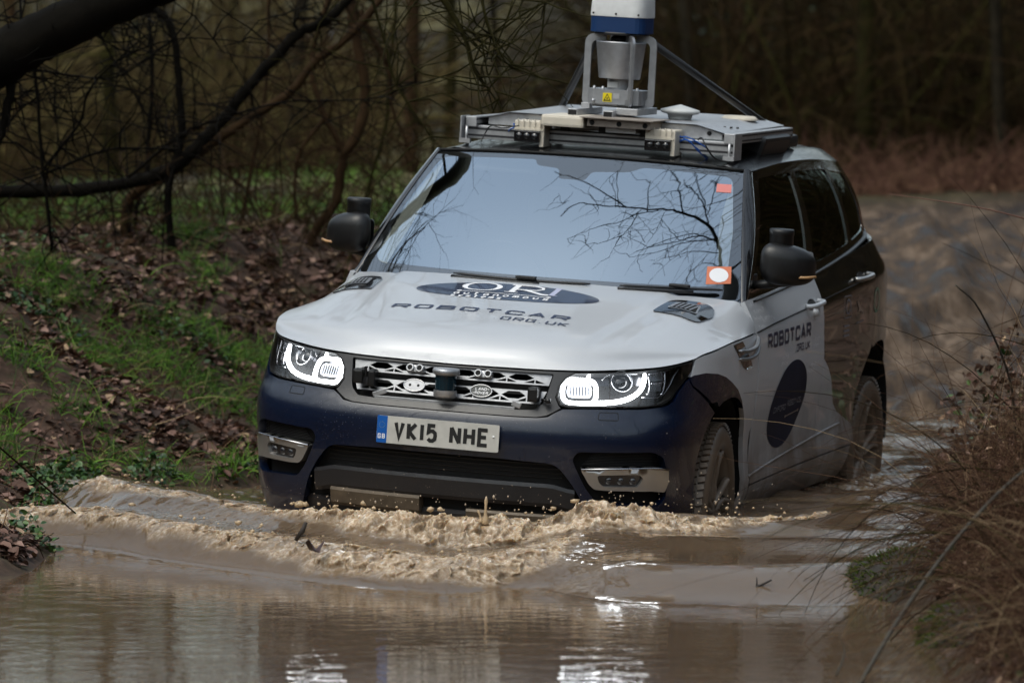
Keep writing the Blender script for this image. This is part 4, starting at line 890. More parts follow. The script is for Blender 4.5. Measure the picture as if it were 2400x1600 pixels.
# ---- roof rig ---------------------------------------------------------------------------
rig = empty('sensor_rack', parent=car)
def slotbeam(name, c, L_, hz, hx, n_slots, par, axis='y'):
    q = MB(); d = (hx, L_, hz) if axis == 'y' else (L_, hx, hz); q.box(c, d, 0, .003)
    for k in range(n_slots):
        z = c[2] - hz / 2 + hz * (k + .5) / n_slots
        for f_ in (1, -1):
            if axis == 'y': q.box((c[0] + f_ * hx / 2, c[1], z), (.003, L_ - .002, hz / n_slots * .32), 1)
            else: q.box((c[0], c[1] + f_ * hx / 2, z), (L_ - .002, .003, hz / n_slots * .32), 1)
    return q.obj(name, [MT['alu'], MT['alu_d']], par)
slotbeam('rack_beam', (-1.25, 0, 1.754), 1.26, .060, .05, 2, rig)
slotbeam('rack_beam', (-2.25, 0, 1.780), 1.22, .060, .05, 2, rig)
for s in (1, -1): slotbeam('rack_rail', (-1.75, s * .60, 1.800), 1.10, .045, .05, 2, rig, 'x'); q = MB(); q.box((-1.22, s * .634, 1.765), (.13, .008, .12), bev=.003); q.box((-1.16, s * .612, 1.715), (.02, .05, .02)); q.tube([(-1.17, s * .61, 1.70), (-1.17, s * .61, 1.78)], .006, 8); q.obj('end_bracket', MT['alu'], rig)
# folded deck: front face and top
dk = [(-.60, 1.792), (-.60, 1.806), (-.44, 1.848), (.44, 1.848), (.60, 1.806), (.60, 1.792)]
q = MB(); q.prism([(-.545, 1.790), (-.545, 1.822), (-.44, 1.846), (.43, 1.846), (.545, 1.815), (.545, 1.790)], -1.292, -1.288, fn=lambda a, b_, h: (h, a, b_))
tp = [(-.56, 1.822), (-.44, 1.849), (.43, 1.849), (.56, 1.818)]
V = []; F = []
for i, x in enumerate((-1.27, -1.31, -2.30)):
    for (y, z) in tp: V.append((x, y * (1 + .02 * i), z + (.012 if i == 2 else .002)))
for i in range(2):
    for k in range(3): F.append([4 * i + k, 4 * i + k + 1, 4 * i + k + 5, 4 * i + k + 4])
q.add(V, F, 0, False); q.add([Vector(v) - Vector((0, 0, .004)) for v in V], F, 0, False)
for y in (-.36, .485): q.lathe([(0, .004), (.010, .003), (.011, 0)], 12, 1, T=Matrix.Translation((-1.287, y, 1.815)) @ Matrix.Rotation(RAD(90), 4, 'Y'))
for y in (.50, .53, .56): q.lathe([(0, .008), (.006, .008), (.007, 0)], 8, 1, T=Matrix.Translation((-1.5, y, 1.834)))
q.obj('rack_deck', [MT['alu'], MT['dark']], rig)
# central sensor shelf: cream box + metal channel
q = MB(); q.box((-1.12, -.108, 1.844), (.30, .20, .052), bev=.012); q.obj('cream_sensor_box', MT['cream'], rig)
q = MB(); q.box((-1.10, .153, 1.848), (.26, .292, .034), 0, .003); q.box((-1.09, .150, 1.870), (.32, .335, .004), 0)
for y in (.03, .155, .275): q.lathe([(0, .004), (.011, .003), (.012, 0)], 12, 1, T=Matrix.Translation((-.969, y, 1.848)) @ Matrix.Rotation(RAD(90), 4, 'Y'))
q.obj('channel_plate', [MT['channel'], MT['dark']], rig)
q = MB(); q.box((-1.10, .15, 1.818), (.16, .14, .024), bev=.004); q.obj('small_label_box', MT['white_pl'], rig)
q = MB(); q.box((-1.14, -.02, 1.79), (.05, .5, .02), bev=.002); q.box((-1.14, .05, 1.812), (.07, .05, .035)); q.box((-1.14, .24, 1.80), (.07, .05, .05)); q.box((-1.14, -.14, 1.80), (.06, .03, .03)); q.obj('clamp_bar', MT['blackm'], rig)
for yc in (-.272, .334):
    q = MB(); q.box((-1.08, yc, 1.812), (.13, .138, .045), 0, .006)
    for k in range(5): q.box((-1.012, yc - .052 + k * .026, 1.826), (.006, .004, .032), 0, .001)
    q.box((-1.013, yc, 1.796), (.006, .13, .008), 0); q.box((-1.08, yc + .06, 1.775), (.13, .02, .11), 0, .003)
    cb = q.obj('lidar_box', MT['cream'], rig)
    q = MB(); q.box((-1.07, yc - .006, 1.765), (.14, .122, .052), 0, .006)
    for k in range(3): q.lathe([(0, .003), (.014, .002), (.016, -.004)], 16, T=Matrix.Translation((-1.001, yc - .042 + k * .036, 1.766)) @ Matrix.Rotation(RAD(90), 4, 'Y'))
    q.obj('black_faceplate', MT['black'], cb)
rs = random.Random(8)
for (y0, y1, n_, mat) in ((-.345, -.375, 2, 'cable_blue'), (.40, .50, 4, 'cable_blue')):
    q = MB()
    for k in range(n_):
        e = rs.uniform(-.02, .03); q.tube(_cr(np.array([(-1.10, y0, 1.81 - .01 * k), (-1.06, (y0 + y1) / 2, 1.80 + e * .5), (-1.09, y1 + e, 1.785 - .012 * k), (-1.15, y1 + .04 * np.sign(y1) + e, 1.75 - .015 * k)]), 5), .0032, 5)
    q.obj('cable', MT[mat], rig)
q = MB(); q.tube(_cr(np.array([(-1.10, -.345, 1.80), (-1.10, -.42, 1.785), (-1.12, -.48, 1.79), (-1.16, -.515, 1.76), (-1.14, -.53, 1.715)]), 6), .003, 5); q.tube(_cr(np.array([(-1.15, .47, 1.79), (-1.10, .50, 1.80), (-1.08, .53, 1.76), (-1.12, .56, 1.715), (-1.15, .62, 1.70)]), 6), .004, 5); q.obj('cable', MT['blackm'], rig)
for o_ in rig.children:
    if o_.name.split('.')[0] in ('cream_sensor_box', 'channel_plate', 'small_label_box', 'clamp_bar', 'lidar_box') or (o_.name.split('.')[0] == 'cable' and o_.data.materials[0] == MT['cable_blue']): o_.location = (-.12, -.035, -.011)
# rear corner black box on the rack
q = MB(); q.box((-1.95, .57, 1.765), (.5, .14, .10), 0, .02, R=Matrix.Rotation(RAD(-18), 3, 'X')); q.obj('black_case', MT['blackm'], rig)
q = MB(); q.box((-2.35, .48, 1.755), (.30, .26, .06), 0, .02); q.obj('black_case', MT['blackm'], rig)
q = MB(); q.lathe([(0, .02), (.07, .018), (.085, .006), (.085, 0)], 24, T=upT(-2.05, .43, 1.853)); q.obj('antenna_disc', MT['cream'], rig)
q = MB(); q.lathe([(.052, 0), (.058, .02), (.083, .026), (.090, .032), (.089, .042), (.0, .066)], 36, T=upT(-1.62, .258, 1.856)); ant = q.obj('antenna_cone', MT['antenna'], rig)
# struts
for s, y0 in ((1, .165), (-1, -.165)):
    q = MB(); q.tube([(-1.52, y0 * .8, 2.195), (-2.45, s * .585, 1.745)], .0165, 10); q.obj('strut', MT['mirror_black'], rig)
# tower
tw = empty('scanner_tower', parent=car)
zc0 = 1.865; tx, ty = -1.45, .010
q = MB()
for yy in (-.135, .03): q.box((tx + .02, yy, 1.872), (.42, .045, .030), 0, .003); q.box((tx + .232, yy, 1.872), (.006, .038, .022), 1)
q.box((tx, .10, 1.885), (.34, .10, .03), 0, .003)
q.box((tx, -.135, 1.895), (.05, .04, .03), 0, .002); q.box((tx + .1, .07, 1.895), (.05, .05, .03), 1, .002)
q.obj('base_rail', [MT['alu'], MT['dark']], tw)
q = MB(); oc = rnd([(-.125, -.09), (.125, -.09), (.125, .09), (-.125, .09)], .03, 3); q.prism([(b_ + tx, a + ty) for a, b_ in oc], 1.912, 1.978)
for y in (-.09, .085): q.lathe([(0, .010), (.008, .009), (.009, 0)], 10, T=Matrix.Translation((tx + .09, ty + y, 1.925)) @ Matrix.Rotation(RAD(90), 4, 'Y'))
for y in (-.1, -.06, .06, .1): q.lathe([(0, .012), (.006, .012), (.008, 0)], 8, T=Matrix.Translation((tx + .05, ty + y, 1.978)))
bx = q.obj('scanner_base', MT['alu_flat'], tw)
def xq(y0, y1, z0, z1, x): return MB().prism([(y0, z0), (y1, z0), (y1, z1), (y0, z1)], x, x + .0012, fn=lambda a, b_, h: (h, a, b_))
lb = xq(-.037, .005, 1.922, 1.962, tx + .0905).obj('warning_label', MT['yellow'], bx)
tri = ribbon([(-.030, .0), (-.016, .026), (-.002, .0)], .003, True)
decal('warning_symbol', [(([(a, b_ + 1.930) for a, b_ in tri[0]], tri[1]), 0), ((ellipse(-.016, 1.938, .004, .004, 8), [list(range(8))]), 0), (ribbon([(-.033, 1.926), (.001, 1.926)], .002), 0)], lambda a, b_: np.stack([np.full(len(a), tx + .0925), a, b_], 1), MT['ink'], lb, 1)
xq(.010, .040, 1.938, 1.963, tx + .0905).obj('type_label', MT['alu'], bx)
xq(.095, .101, 1.922, 1.960, tx + .0895).obj('warning_label', MT['yellow'], bx)
q = MB(); q.lathe([(.050, 1.975), (.050, 2.030)], 24, T=upT(tx, ty + .005, 0)); nk = q.obj('scanner_neck', MT['alu_flat'], tw)
xq(-.030, .018, 1.986, 2.012, tx + .050).obj('type_label', MT['white_pl'], nk)
q = MB(); q.lathe([(0, 2.026), (.092, 2.027), (.094, 2.03), (.112, 2.186), (.114, 2.193), (.108, 2.194), (.104, 2.185), (0, 2.182)], 48, T=upT(tx, ty, 0)); q.obj('mirror_drum', MT['alu_flat'], tw)
def cageleg(y_out, x, y_in, rot):
    q = MB(); out = rnd([(0, 1.902), (y_out, 1.902), (y_out * 1.0, 2.222), (y_in, 2.228), (y_in, 2.196), (y_out - .030, 2.196), (y_out - .030, 1.935), (0.04, 1.935)], [.0, .028, .055, .0, .0, .035, .01, .0], 7)
    T_ = Matrix.Translation((tx, ty, 0)) @ Matrix.Rotation(rot, 4, 'Z')
    q.prism(out, -.006, .006, fn=lambda a, b_, h: (h, a, b_), T=T_); return q.obj('cage_leg', MT['alu_flat'], tw)
for rot in (RAD(-78), RAD(-14), RAD(40), RAD(105), RAD(165), RAD(222)): pass
for rot in (RAD(-54), RAD(4), RAD(122), RAD(184)): cageleg(.165, 0, .07, rot)
q = MB(); q.lathe([(0, 2.190), (.05, 2.192), (.05, 2.21), (.02, 2.232)], 20, T=upT(tx, ty, 0)); q.lathe([(.10, 2.222), (.125, 2.224), (.125, 2.236), (0, 2.236)], 24, T=upT(tx, ty, 0)); q.obj('top_bearing', MT['blackm'], tw)
oc = rnd([(-.128, -.115), (.128, -.115), (.128, .115), (-.128, .115)], .06, 6)
q = MB(); q.prism([(b_ + tx, a + ty) for a, b_ in oc], 2.234, 2.305, ); q.obj('blue_band', MT['dome_blue'], tw)
V = []; F = []; n = len(oc); prof = [(1.02, 2.3055), (1.025, 2.31), (1.0, 2.38), (.95, 2.45), (.80, 2.51), (.5, 2.545), (.01, 2.555)]
for k, z in prof:
    for a, b_ in oc: V.append((b_ * k + tx, a * k + ty, z))
for i in range(len(prof) - 1):
    for k in range(n): F.append([i * n + k, i * n + (k + 1) % n, (i + 1) * n + (k + 1) % n, (i + 1) * n + k])
q = MB(); q.add(V, F, 0, True); dm = q.obj('white_dome', MT['white_pl'], tw)
q = MB()
for y in (-.105, .0, .105): q.lathe([(0, .004), (.0045, .003), (.005, 0)], 8, T=Matrix.Translation((tx + .1195, ty + y, 2.318)) @ Matrix.Rotation(RAD(90), 4, 'Y'))
q.obj('dome_screw', MT['dark'], dm)
# ---- wheels -------------------------------------------------------------------------------
def wheel(x, y, z, s, steer):
    T_ = Matrix.Translation((x, y, z)) @ Matrix.Rotation(steer, 4, 'Z')
    w = empty('wheel', parent=car); w.matrix_local = T_
    R_ = .375; prof = [(.268, -.125), (.285, -.137), (.32, -.142), (.345, -.136), (.366, -.118), (.371, -.09), (.372, 0), (.371, .09), (.366, .118), (.345, .136), (.32, .142), (.285, .137), (.268, .125)]
    q = MB(); q.lathe(prof, 96, axis='y')
    nb = 72
    for k in range(nb):
        th = 2 * math.pi * k / nb
        for (yy, wd_, dth) in ((-.108, .034, 0), (-.06, .04, .5), (-.012, .03, .2), (.035, .03, .7), (.075, .032, .1), (.112, .030, .5)):
            t2 = th + dth * 2 * math.pi / nb; Rm = Matrix.Rotation(-t2, 3, 'Y'); c = Rm @ Vector((R_ + .0005, 0, 0)); hgt = .012
            q.box((c.x, yy, c.z), (hgt, wd_, .0215), 0, 0, R=Rm @ Matrix.Rotation(.25 * (1 if yy > 0 else -1), 3, 'X'))
    q.obj('tyre', MT['tyre'], w)
    q = MB(); o_ = s
    q.lathe([(.270, -o_ * .12), (.262, -o_ * .10), (.252, o_ * .02), (.255, o_ * .10), (.268, o_ * .122), (.272, o_ * .126), (.276, o_ * .122)], 64, axis='y')
    for k in range(5):
        for d in (-1, 1):
            a = 2 * math.pi * k / 5 + .35; V = []
            P = [(.05, a + d * .20), (.12, a + d * .16), (.20, a + d * .13), (.262, a + d * .19)]
            pts = [(r * math.cos(t), o_ * (.090 + .026 * (r / .26) ** 2), r * math.sin(t)) for r, t in P]; q.tube(_cr(np.array(pts), 4), [.026] * 4 + [.020] * 4 + [.018] * 5, 8, squash=.7)
    q.lathe([(0, o_ * .105), (.04, o_ * .108), (.055, o_ * .100), (.07, o_ * .085), (.07, o_ * .0)], 32, axis='y')
    q.obj('rim', MT['rim'], w)
    q = MB(); q.lathe([(0, 0), (.17, 0), (.17, o_ * .02), (0, o_ * .02)], 40, axis='y'); q.lathe([(.05, o_ * .02), (.05, o_ * .09)], 20, axis='y'); q.obj('brake_disc', MT['chrome'], w)
    return w
for s in (1, -1):
    wheel(0, s * .815, .285, s, RAD(4)); wheel(-2.925, s * .80, .255, s, 0)
    for xc in (0, -2.925):
        q = MB(); V = []; F = []; n = 24; R_ = .42
        for i in range(n):
            t = math.pi * 1.1 * i / (n - 1) - .05 * math.pi
            V += [(xc + R_ * math.cos(t), s * .93, .37 + R_ * math.sin(t)), (xc + R_ * math.cos(t), s * .55, .37 + R_ * math.sin(t))]
        for i in range(n - 1): F.append([2 * i, 2 * i + 1, 2 * i + 3, 2 * i + 2])
        b0 = len(V); V += [(xc + .43, s * .55, .0), (xc - .43, s * .55, .0), (xc - .43, s * .55, .82), (xc + .43, s * .55, .82)]; F.append([b0, b0 + 1, b0 + 2, b0 + 3])
        q.add(V, F, 0, True); q.obj('wheel_well', MT['dark'], car)
TREES = {"A":[[[[-3.461,24.0,1.636],[-2.961,24.0,1.855],[-2.681,24.0,1.975],[-2.56,24.0,2.035],[-2.36,24.0,2.144],[-2.11,24.0,2.264],[-1.861,24.0,2.373],[-1.561,24.0,2.532]],0.095,0.06],[[[-2.44,24.0,2.085],[-2.501,24.0,1.915],[-2.542,24.0,1.716],[-2.593,24.0,1.576]],0.016,0.009]],"B":[[[[-2.204,27.0,2.73],[-2.115,27.0,2.462],[-2.049,27.0,2.361],[-1.948,27.0,2.294],[-1.901,27.0,2.171],[-1.876,27.0,1.947],[-1.855,27.0,1.666],[-1.895,27.0,1.498],[-1.94,27.0,1.273],[-1.919,27.0,0.992]],0.0225,0.027],[[[-2.054,27.0,2.35],[-2.206,27.0,2.294],[-2.318,27.0,2.288],[-2.363,27.0,2.395]],0.0101,0.0056]],"C":[[[[-2.063,27.5,2.633],[-2.077,27.5,2.337],[-2.06,27.5,1.926],[-2.087,27.5,1.606],[-2.096,27.5,1.423],[-2.148,27.5,1.262]],0.0149,0.0126]],"D":[[[[-0.747,27.0,2.619],[-1.028,27.0,2.294],[-1.196,27.0,2.204],[-1.421,27.0,1.98],[-1.59,27.0,1.767],[-1.759,27.0,1.588],[-1.895,27.0,1.464],[-2.097,27.0,1.38],[-2.435,27.0,1.324],[-2.885,27.0,1.312],[-3.334,27.0,1.284]],0.0292,0.0495],[[[-1.196,27.0,2.204],[-1.218,27.0,2.283],[-1.061,27.0,2.288],[-0.972,27.0,2.272]],0.0112,0.0067]],"E":[[[[-0.895,27.4,2.232],[-1.077,27.4,2.096],[-1.146,27.4,2.028],[-1.272,27.4,1.868],[-1.443,27.4,1.766],[-1.614,27.4,1.652],[-1.786,27.4,1.538],[-1.957,27.4,1.413],[-2.186,27.4,1.265]],0.0251,0.0342],[[[-1.659,27.2,1.654],[-1.772,27.2,1.676],[-1.885,27.2,1.62],[-2.181,27.2,1.393]],0.0113,0.0068]],"F":[[[[-0.984,28.0,2.647],[-0.949,28.0,2.415],[-0.903,28.0,2.183],[-0.857,28.0,1.892],[-0.892,28.0,1.66],[-0.986,28.0,1.485],[-1.021,28.0,1.252],[-1.115,28.0,1.124],[-1.173,28.0,1.019]],0.0397,0.0303],[[[-1.007,28.0,2.531],[-1.124,28.0,2.276],[-1.171,28.0,2.02],[-1.102,28.0,1.764],[-1.009,28.0,1.578],[-0.986,28.0,1.532]],0.0163,0.0233],[[[-1.078,28.0,1.741],[-1.23,28.0,1.543],[-1.266,28.0,1.368],[-1.266,28.0,1.147]],0.0163,0.0082],[[[-0.891,28.0,2.345],[-0.775,28.0,2.125],[-0.717,28.0,1.997],[-0.706,28.0,1.811],[-0.624,28.0,1.601],[-0.601,28.0,1.532]],0.0187,0.007]],"G":[[[[-0.923,29.0,2.339],[-0.827,29.0,2.159],[-0.67,29.0,1.894],[-0.586,29.0,1.713],[-0.478,29.0,1.593]],0.0145,0.006],[[[-0.7,29.0,2.556],[-0.706,29.0,2.315],[-0.743,29.0,2.014],[-0.755,29.0,1.713],[-0.828,29.0,1.448],[-0.889,29.0,1.219]],0.0145,0.0121],[[[-0.755,29.0,1.978],[-0.851,29.0,2.039],[-0.911,29.0,2.291]],0.0072,0.0048]],"H":[[[[-1.439,28.5,2.543],[-1.446,28.5,2.189],[-1.465,28.5,1.893],[-1.513,28.5,1.597],[-1.573,28.5,1.289],[-1.61,28.5,1.028]],0.0119,0.0107],[[[-1.786,28.5,1.431],[-1.62,28.5,1.449],[-1.383,28.5,1.413]],0.0107,0.0047],[[[-1.739,28.5,1.419],[-1.561,28.5,1.289],[-1.467,28.5,1.111]],0.0095,0.0047]],"I":[[[[-2.562,25.0,2.354],[-2.552,25.0,2.198],[-2.585,25.0,1.939],[-2.627,25.0,1.731],[-2.669,25.0,1.669]],0.0073,0.0042],[[[-2.491,25.0,2.012],[-2.471,25.0,1.814],[-2.451,25.0,1.523],[-2.421,25.0,1.263],[-2.402,25.0,1.055]],0.0115,0.0104],[[[-2.532,25.0,2.001],[-2.252,25.0,1.955],[-2.044,25.0,1.96],[-1.783,25.0,2.131]],0.0073,0.0042],[[[-2.457,25.0,1.451],[-2.357,25.0,1.586],[-2.253,25.0,1.716],[-2.2,25.0,1.887],[-2.085,25.0,2.012],[-1.898,25.0,2.11],[-1.679,25.0,2.155],[-1.264,25.0,2.124]],0.0104,0.0031],[[[-2.41,25.0,1.461],[-2.202,25.0,1.544],[-2.045,25.0,1.581],[-1.733,25.0,1.577]],0.0094,0.0052]],"J":[[[[-2.265,26.0,2.288],[-2.19,26.0,2.105],[-2.104,26.0,1.964],[-1.964,26.0,1.727],[-1.878,26.0,1.592]],0.0076,0.0043],[[[-2.124,26.0,2.428],[-2.114,26.0,2.213],[-2.082,26.0,2.018]],0.0054,0.0032],[[[-2.085,26.0,1.413],[-1.802,26.0,1.64],[-1.586,26.0,1.727],[-1.261,26.0,1.819],[-1.001,26.0,1.829],[-0.72,26.0,1.848],[-0.525,26.0,1.932]],0.0097,0.0032],[[[-2.547,26.0,1.964],[-2.483,26.0,1.77],[-2.452,26.0,1.597]],0.0065,0.0032]],"K":[[[[-0.4,22.5,2.423],[-0.32,22.5,2.303],[-0.23,22.5,2.143],[-0.16,22.5,1.944],[-0.1,22.5,1.884]],0.0141,0.0037],[[[-0.23,22.5,2.163],[-0.1,22.5,2.143],[0.1,22.5,2.263],[0.26,22.5,2.343]],0.0075,0.0047],[[[-0.16,22.5,2.383],[-0.1,22.5,2.143],[-0.02,22.5,2.004],[0.05,22.5,1.974]],0.0094,0.0037],[[[-0.725,24.0,2.419],[-0.64,24.0,2.142],[-0.576,24.0,1.908],[-0.406,24.0,1.652]],0.009,0.004],[[[-0.14,22.5,2.103],[-0.11,22.5,1.944],[-0.06,22.5,1.844]],0.0056,0.0028]]}
LIMB = [[[[3.82,20.89,6.0],[3.42,20.7,6.0],[2.95,20.99,6.0],[2.42,21.38,6.0],[1.99,21.67,6.0],[1.59,21.88,6.0],[1.3,22.04,6.0],[0.85,22.2,6.0],[0.51,22.36,6.0],[0.14,22.52,6.0],[-0.15,22.69,6.0],[-0.38,22.48,6.0]],0.045,0.012],[[[2.79,21.11,6.0],[2.4,21.28,6.0],[2.08,21.33,6.0],[1.86,21.29,6.0],[1.27,21.27,6.0],[1.06,21.27,6.0]],0.022,0.006],[[[2.37,21.29,6.0],[1.91,21.39,6.0],[1.41,21.32,6.0],[1.26,21.3,6.0],[0.77,21.62,6.0]],0.016,0.005],[[[0.6,22.31,6.0],[0.34,22.61,6.0],[-0.09,23.12,6.0],[-0.42,23.46,6.0]],0.02,0.008],[[[1.15,22.07,6.0],[0.79,22.09,6.0],[0.56,22.0,6.0],[0.25,22.01,6.0],[-0.07,21.97,6.0],[-0.27,21.94,6.0]],0.02,0.006],[[[0.79,22.09,6.0],[0.78,21.87,6.0],[0.68,21.68,6.0],[0.63,21.61,6.0],[0.57,21.31,6.0]],0.015,0.005],[[[0.68,21.68,6.0],[0.35,21.64,6.0],[0.06,21.7,6.0],[-0.1,21.54,6.0]],0.012,0.004],[[[0.97,22.1,6.0],[0.84,22.53,6.0],[0.8,22.77,6.0]],0.014,0.006],[[[1.59,21.88,6.0],[1.34,22.34,6.0],[1.16,22.62,6.0],[0.96,22.83,6.0]],0.018,0.006],[[[1.37,22.35,6.0],[1.15,22.43,6.0],[0.97,22.43,6.0]],0.01,0.004],[[[2.3,21.45,6.0],[1.98,21.83,6.0],[1.71,22.13,6.0],[1.47,22.33,6.0],[1.27,22.53,6.0]],0.016,0.006],[[[2.09,21.7,6.0],[1.99,21.95,6.0],[1.85,22.2,6.0],[1.69,22.34,6.0]],0.014,0.005],[[[1.94,21.89,6.0],[1.58,22.34,6.0],[1.31,22.61,6.0]],0.012,0.004],[[[2.61,21.2,6.0],[2.01,21.24,6.0],[1.66,21.17,6.0],[1.33,21.16,6.0],[0.98,21.19,6.0]],0.016,0.005],[[[2.22,21.26,6.0],[2.0,21.04,6.0],[1.69,21.02,6.0],[1.51,20.95,6.0]],0.012,0.004],[[[2.12,21.32,6.0],[1.85,21.32,6.0],[1.48,21.62,6.0],[1.22,21.9,6.0]],0.012,0.004],[[[0.86,22.16,6.0],[0.67,22.03,6.0],[0.82,22.14,6.0],[0.79,21.74,6.0]],0.008,0.003],[[[0.45,22.43,6.0],[0.36,22.87,6.0],[0.31,23.13,6.0]],0.01,0.004],[[[0.42,22.38,6.0],[0.35,22.73,6.0],[0.22,23.06,6.0]],0.009,0.004],[[[1.16,21.4,6.0],[0.9,21.71,6.0],[0.56,21.87,6.0]],0.008,0.003],[[[0.06,21.7,6.0],[-0.02,21.92,6.0],[-0.29,21.95,6.0]],0.008,0.003],[[[1.27,22.0,6.0],[1.28,21.6,6.0],[1.22,21.39,6.0],[1.18,21.24,6.0]],0.009,0.003],[[[3.3,20.75,6.0],[2.79,20.84,6.0],[2.55,20.75,6.0],[2.56,20.64,6.0],[2.87,20.58,6.0]],0.01,0.003],[[[2.97,20.95,6.0],[2.29,21.05,6.0],[1.97,21.0,6.0],[1.69,20.78,6.0]],0.012,0.004],[[[-0.27,22.81,6.0],[-0.34,22.77,6.0],[-0.38,23.02,6.0]],0.006,0.003],[[[0.14,22.52,6.0],[-0.0,22.81,6.0],[-0.25,23.13,6.0]],0.008,0.003]]
# =================================================================== terrain
SHORE = np.array([(-2.3, 4), (-1.93, 15), (-1.90, 17.8), (-1.87, 19.5), (-1.90, 20.5), (-1.88, 21.3), (-1.72, 22.0), (-1.30, 22.5), (-.95, 23.2), (-.6, 24.2), (-.2, 25.4), (.4, 26.6), (1.0, 27.4), (2.0, 27.9), (2.9, 27.5), (3.0, 26.6), (2.35, 25.2), (1.95, 23.5), (1.72, 21.5), (1.60, 19.6), (1.46, 18.3), (1.34, 17.7), (1.46, 16.8), (1.42, 16.0), (1.36, 15), (1.4, 12), (1.8, 4)])
def sdist(x, y):
    x = np.asarray(x, float); y = np.asarray(y, float); d = np.full(x.shape, 1e9)
    for a, b in zip(SHORE, np.roll(SHORE, -1, axis=0)):
        ab = b - a; t = np.clip(((x - a[0]) * ab[0] + (y - a[1]) * ab[1]) / (ab @ ab), 0, 1)
        d = np.minimum(d, np.hypot(x - a[0] - ab[0] * t, y - a[1] - ab[1] * t))
    ins = inside_many(np.stack([x.ravel(), y.ravel()], 1), [SHORE]).reshape(x.shape); return np.where(ins, -d, d)
def trackx(y): return np.where(y < 34, -.06 + .302 * (y - 20.3), 4.08 + .05 * (y - 34))
def track_w(x, y): return (1 - sm(np.abs(x - trackx(y)), 1.9, 2.9)) * sm(y, 24.5, 27) * (1 - sm(y, 43, 46))
def ground(x, y):
    x = np.asarray(x, float); y = np.asarray(y, float); d = sdist(x, y)
    nz = fbm(x * .9, y * .9, 4, 3); n2 = fbm(x * 4, y * 4, 3, 9); n3 = fbm(x * 14, y * 14, 3, 21)
    hL = 1.02 * sm(d + .12 * nz, -.10, 2.6) + .10 * nz + .035 * n2 + .012 * n3
    hR = .62 * sm(d, -.02, 1.25) + .25 * sm(d, 1, 5) + .09 * nz + .05 * n2 + .02 * n3
    side = sm(x, -.3, .9) * (1 - sm(y, 24, 25) * (1 - sm(x, trackx(y) - .5, trackx(y) + .5)))
    side = np.where(y > 24, sm(x - trackx(y), -.5, .5), sm(x, -.3, .9))
    h = hL + (hR - hL) * side
    # right of the ford the bank behind stays low
    far = sm(y, 23, 30); h = h * (1 - .0 * far)
    tw = track_w(x, y); rut = np.sin((x - trackx(y)) * 5.2 + .8 * nz) * .09 + .05 * n2 + .035 * n3 + .06 * np.sin((x - trackx(y)) * 12 + 2.5 * nz)
    zt = np.interp(y, [24, 27, 28, 30, 34, 38, 41, 44, 60], [-.25, -.05, .03, .18, .45, .68, .80, .76, .85]) + rut * .75
    h = h + (zt - h) * tw
    h = h + (.80 - h) * sm(y, 41, 44) * (1 - sm(y, 54, 62)) * sm(x, -.5, 1.2)
    h = np.where(d < 0, -.32 * sm(-d, 0, .6) - .01, h * sm(d, -.0, .10) + .004)
    hill = np.clip(y - 50, 0, 400) * .052 * (1 - .5 * sm(y, 110, 300)) + np.clip(-4 - y, 0, 40) * .20 + 4.2 * sm(np.abs(x) - 3.4 - .118 * np.clip(y, 0, 99), 0, 8) * sm(y, -6, 10) * (1 - sm(y, 60, 80)) + 6.5 * sm(x, -1.5, 4) * sm(y, 58, 100) + 2.5 * sm(np.abs(x) - 20, 0, 40)  # side and rear slopes are unseen, raised to block low sky light
    return h + hill * (1 - tw) + .35 * fbm(x * .12, y * .12, 2, 77) * sm(d, 6, 16) * (1 - tw)
def axis_steps(segs):
    out = [segs[0][0]]
    for a, b, st in segs:
        n = max(1, int(round((b - a) / st))); out += list(np.linspace(a, b, n + 1)[1:])
    return np.array(out)
gx = axis_steps([(-260, -60, 12), (-60, -14, 2), (-14, -4, .25), (-4, 5.0, .045), (5.0, 14, .25), (14, 60, 2), (60, 260, 12)])
gy = axis_steps([(-120, -10, 8), (-10, 12, .8), (12, 30, .06), (30, 48, .14), (48, 80, .8), (80, 320, 6)])
GX, GY = np.meshgrid(gx, gy, indexing='ij'); GZ = ground(GX, GY)
def grid_faces(na, nb):
    I = np.arange(na * nb).reshape(na, nb); return np.stack([I[:-1, :-1], I[1:, :-1], I[1:, 1:], I[:-1, 1:]], -1).reshape(-1, 4)
# ground material
gm, n, l, b = newmat('woodland_ground')
tc = n.new('ShaderNodeTexCoord'); at = n.new('ShaderNodeAttribute'); at.attribute_name = 'track'
def tex(scale, detail=8, rough=.6, off=0.):
    t = n.new('ShaderNodeTexNoise'); t.inputs['Scale'].default_value = scale; t.inputs['Detail'].default_value = detail; t.inputs['Roughness'].default_value = rough
    mp_ = n.new('ShaderNodeMapping'); mp_.inputs['Location'].default_value = (off, off * 2, 0); l.new(tc.outputs['Object'], mp_.inputs[0]); l.new(mp_.outputs[0], t.inputs['Vector']); return t
def ramp(src, stops):
    r = n.new('ShaderNodeValToRGB')
    while len(r.color_ramp.elements) < len(stops): r.color_ramp.elements.new(.5)
    for e, (p, c) in zip(r.color_ramp.elements, stops): e.position = p; e.color = (*c, 1)
    l.new(src, r.inputs['Fac']); return r
t1 = tex(9); r1 = ramp(t1.outputs['Fac'], [(.30, (.022, .015, .011)), (.5, (.055, .034, .024)), (.62, (.10, .062, .045)), (.8, (.035, .022, .016))])
t2 = tex(1.6, 6, .7, 5); r2 = ramp(t2.outputs['Fac'], [(.50, (0, 0, 0)), (.62, (.5, .5, .5))]); t3 = tex(30, 4, .6, 2); r3 = ramp(t3.outputs['Fac'], [(.3, (.010, .020, .004)), (.7, (.03, .055, .010))])
